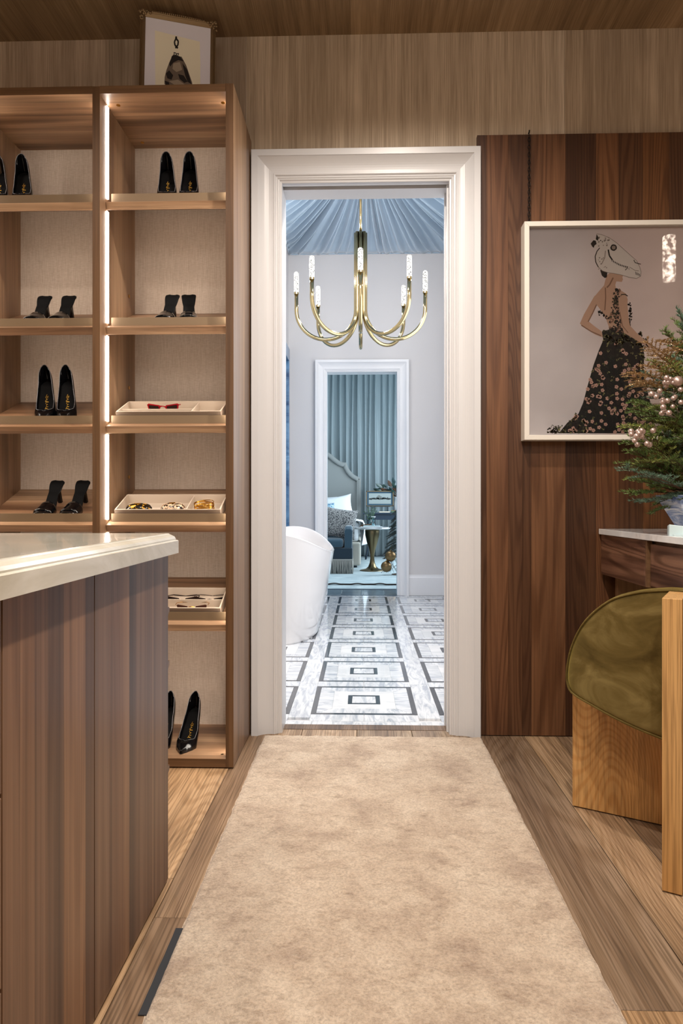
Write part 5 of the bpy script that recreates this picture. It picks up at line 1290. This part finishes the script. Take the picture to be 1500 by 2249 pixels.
# magnolia arrangement in pale vase
mx_, my_ = X(873,12.95), 12.95
mg_ = thing('magnolia_arrangement', 'vase of glossy dark magnolia leaves with brown undersides behind the landscape picture', 'plant', (mx_,my_,wz))
MB().lathe([(.05,.001),(.075,.05),(.08,.16),(.055,.25),(.062,.29)], c=(mx_,my_,wz), n=20).build('vase_body', M['bedding'], mg_, smooth=True)
R5 = random.Random(21); M['leafdark'] = base_mat('magnolia_leaf', (44,66,60), .3); M['brownleaf'] = base_mat('magnolia_underside_dark', (92,62,44), .5)
for k in range(52):
    a = Vector((mx_,my_,wz+.28)); ang = R5.uniform(-1.35,1.1); rr5 = R5.uniform(.08,.38)
    b_ = a+Vector((math.sin(ang)*rr5*1.0,R5.uniform(-.12,.08),abs(math.cos(ang))*rr5*.55+R5.uniform(.0,.06)))
    d = (b_-a).normalized(); ll = R5.uniform(.10,.16); s_ = d.cross(Vector((R5.uniform(-.4,.4),1,R5.uniform(-.3,.6)))).normalized()*ll*.22; n2 = Vector((0,-.012,0))
    lf = MB(); lf.add([b_,b_+d*ll*.3+s_,b_+d*ll*.7+s_*.8,b_+d*ll,b_+d*ll*.7-s_*.8,b_+d*ll*.3-s_,b_+d*ll*.5+n2],[(0,1,6),(1,2,6),(2,3,6),(3,4,6),(4,5,6),(5,0,6)])
    lo = lf.build('leaf', [M['leafdark'],M['leafdark'],M['brownleaf'],M['needle_n']][k%4], mg_, smooth=True, fix=False)
    MB().tube([a,a.lerp(b_,.6)+Vector((0,0,.02)),b_], .003, 4).build('stem', M['twig'], lo, fix=False)
# fir by the bedroom door with two golden balls
fx, fy = .56, 10.0
ft = thing('fir_tree', 'dark blue-green fir branches standing just inside the bedroom door', 'tree', (fx,fy,0))
MB().tube([Vector((fx,fy,0.0)),Vector((fx+.01,fy,.6)),Vector((fx,fy,1.05))], [.02,.014,.006], 8).lathe([(.12,.0),(.14,.02),(.02,.03)], c=(fx,fy,0), n=20).build('trunk', M['twig'], ft, fix=False)
R1 = random.Random(5)
for k in range(34):
    z = lerp(.24,.92,k/33); ang = k*2.4; rr_ = lerp(.30,.14,k/33)
    if k % 2 == 0: ang = PI+R1.uniform(-.7,.7)
    p = Vector((fx,fy,z+.06)); tg = p+Vector((math.cos(ang)*rr_,math.sin(ang)*rr_,-.05-.1*R1.random()))
    stm, nd, pts = sprig(R1, p, tg-p, (tg-p).length, .034, .8, 6, .3, .005)
    o = stm.build('branch', M['twig'], ft, fix=False); nd.build('needles', M['needle_n'], o, fix=False)['kind'] = 'stuff'
mb = MB()
for k in range(12):
    a = Vector((.42,9.98,.30)); mb.tube([a,a+Vector((R1.uniform(-.10,.10),R1.uniform(-.05,.05),-.13)),a+Vector((R1.uniform(-.16,.12),R1.uniform(-.05,.05),-.26))], .0018, 4)
mb.build('trailing_twigs', M['twig'], ft, fix=False)
for (u_,v_,lab) in ((857.5,1221.5,'upper matte gold ball hanging from the bedroom fir'),(848.5,1244.5,'lower matte gold ball hanging from the bedroom fir, nearer the table')):
    c = at(u_,v_,9.9); bl = thing('gold_bauble', lab, 'ornament', tuple(c))
    MB().sphere(c, .078, 24, 16).build('ball', M['bauble'], bl, smooth=True)
    MB().lathe([(.010,.074),(.010,.088)], c=c, n=10).tube([c+Vector((0,0,.086)),c+Vector((.02,.02,.16))], .0015, 4).build('hanger', M['gold'], bl, fix=False)
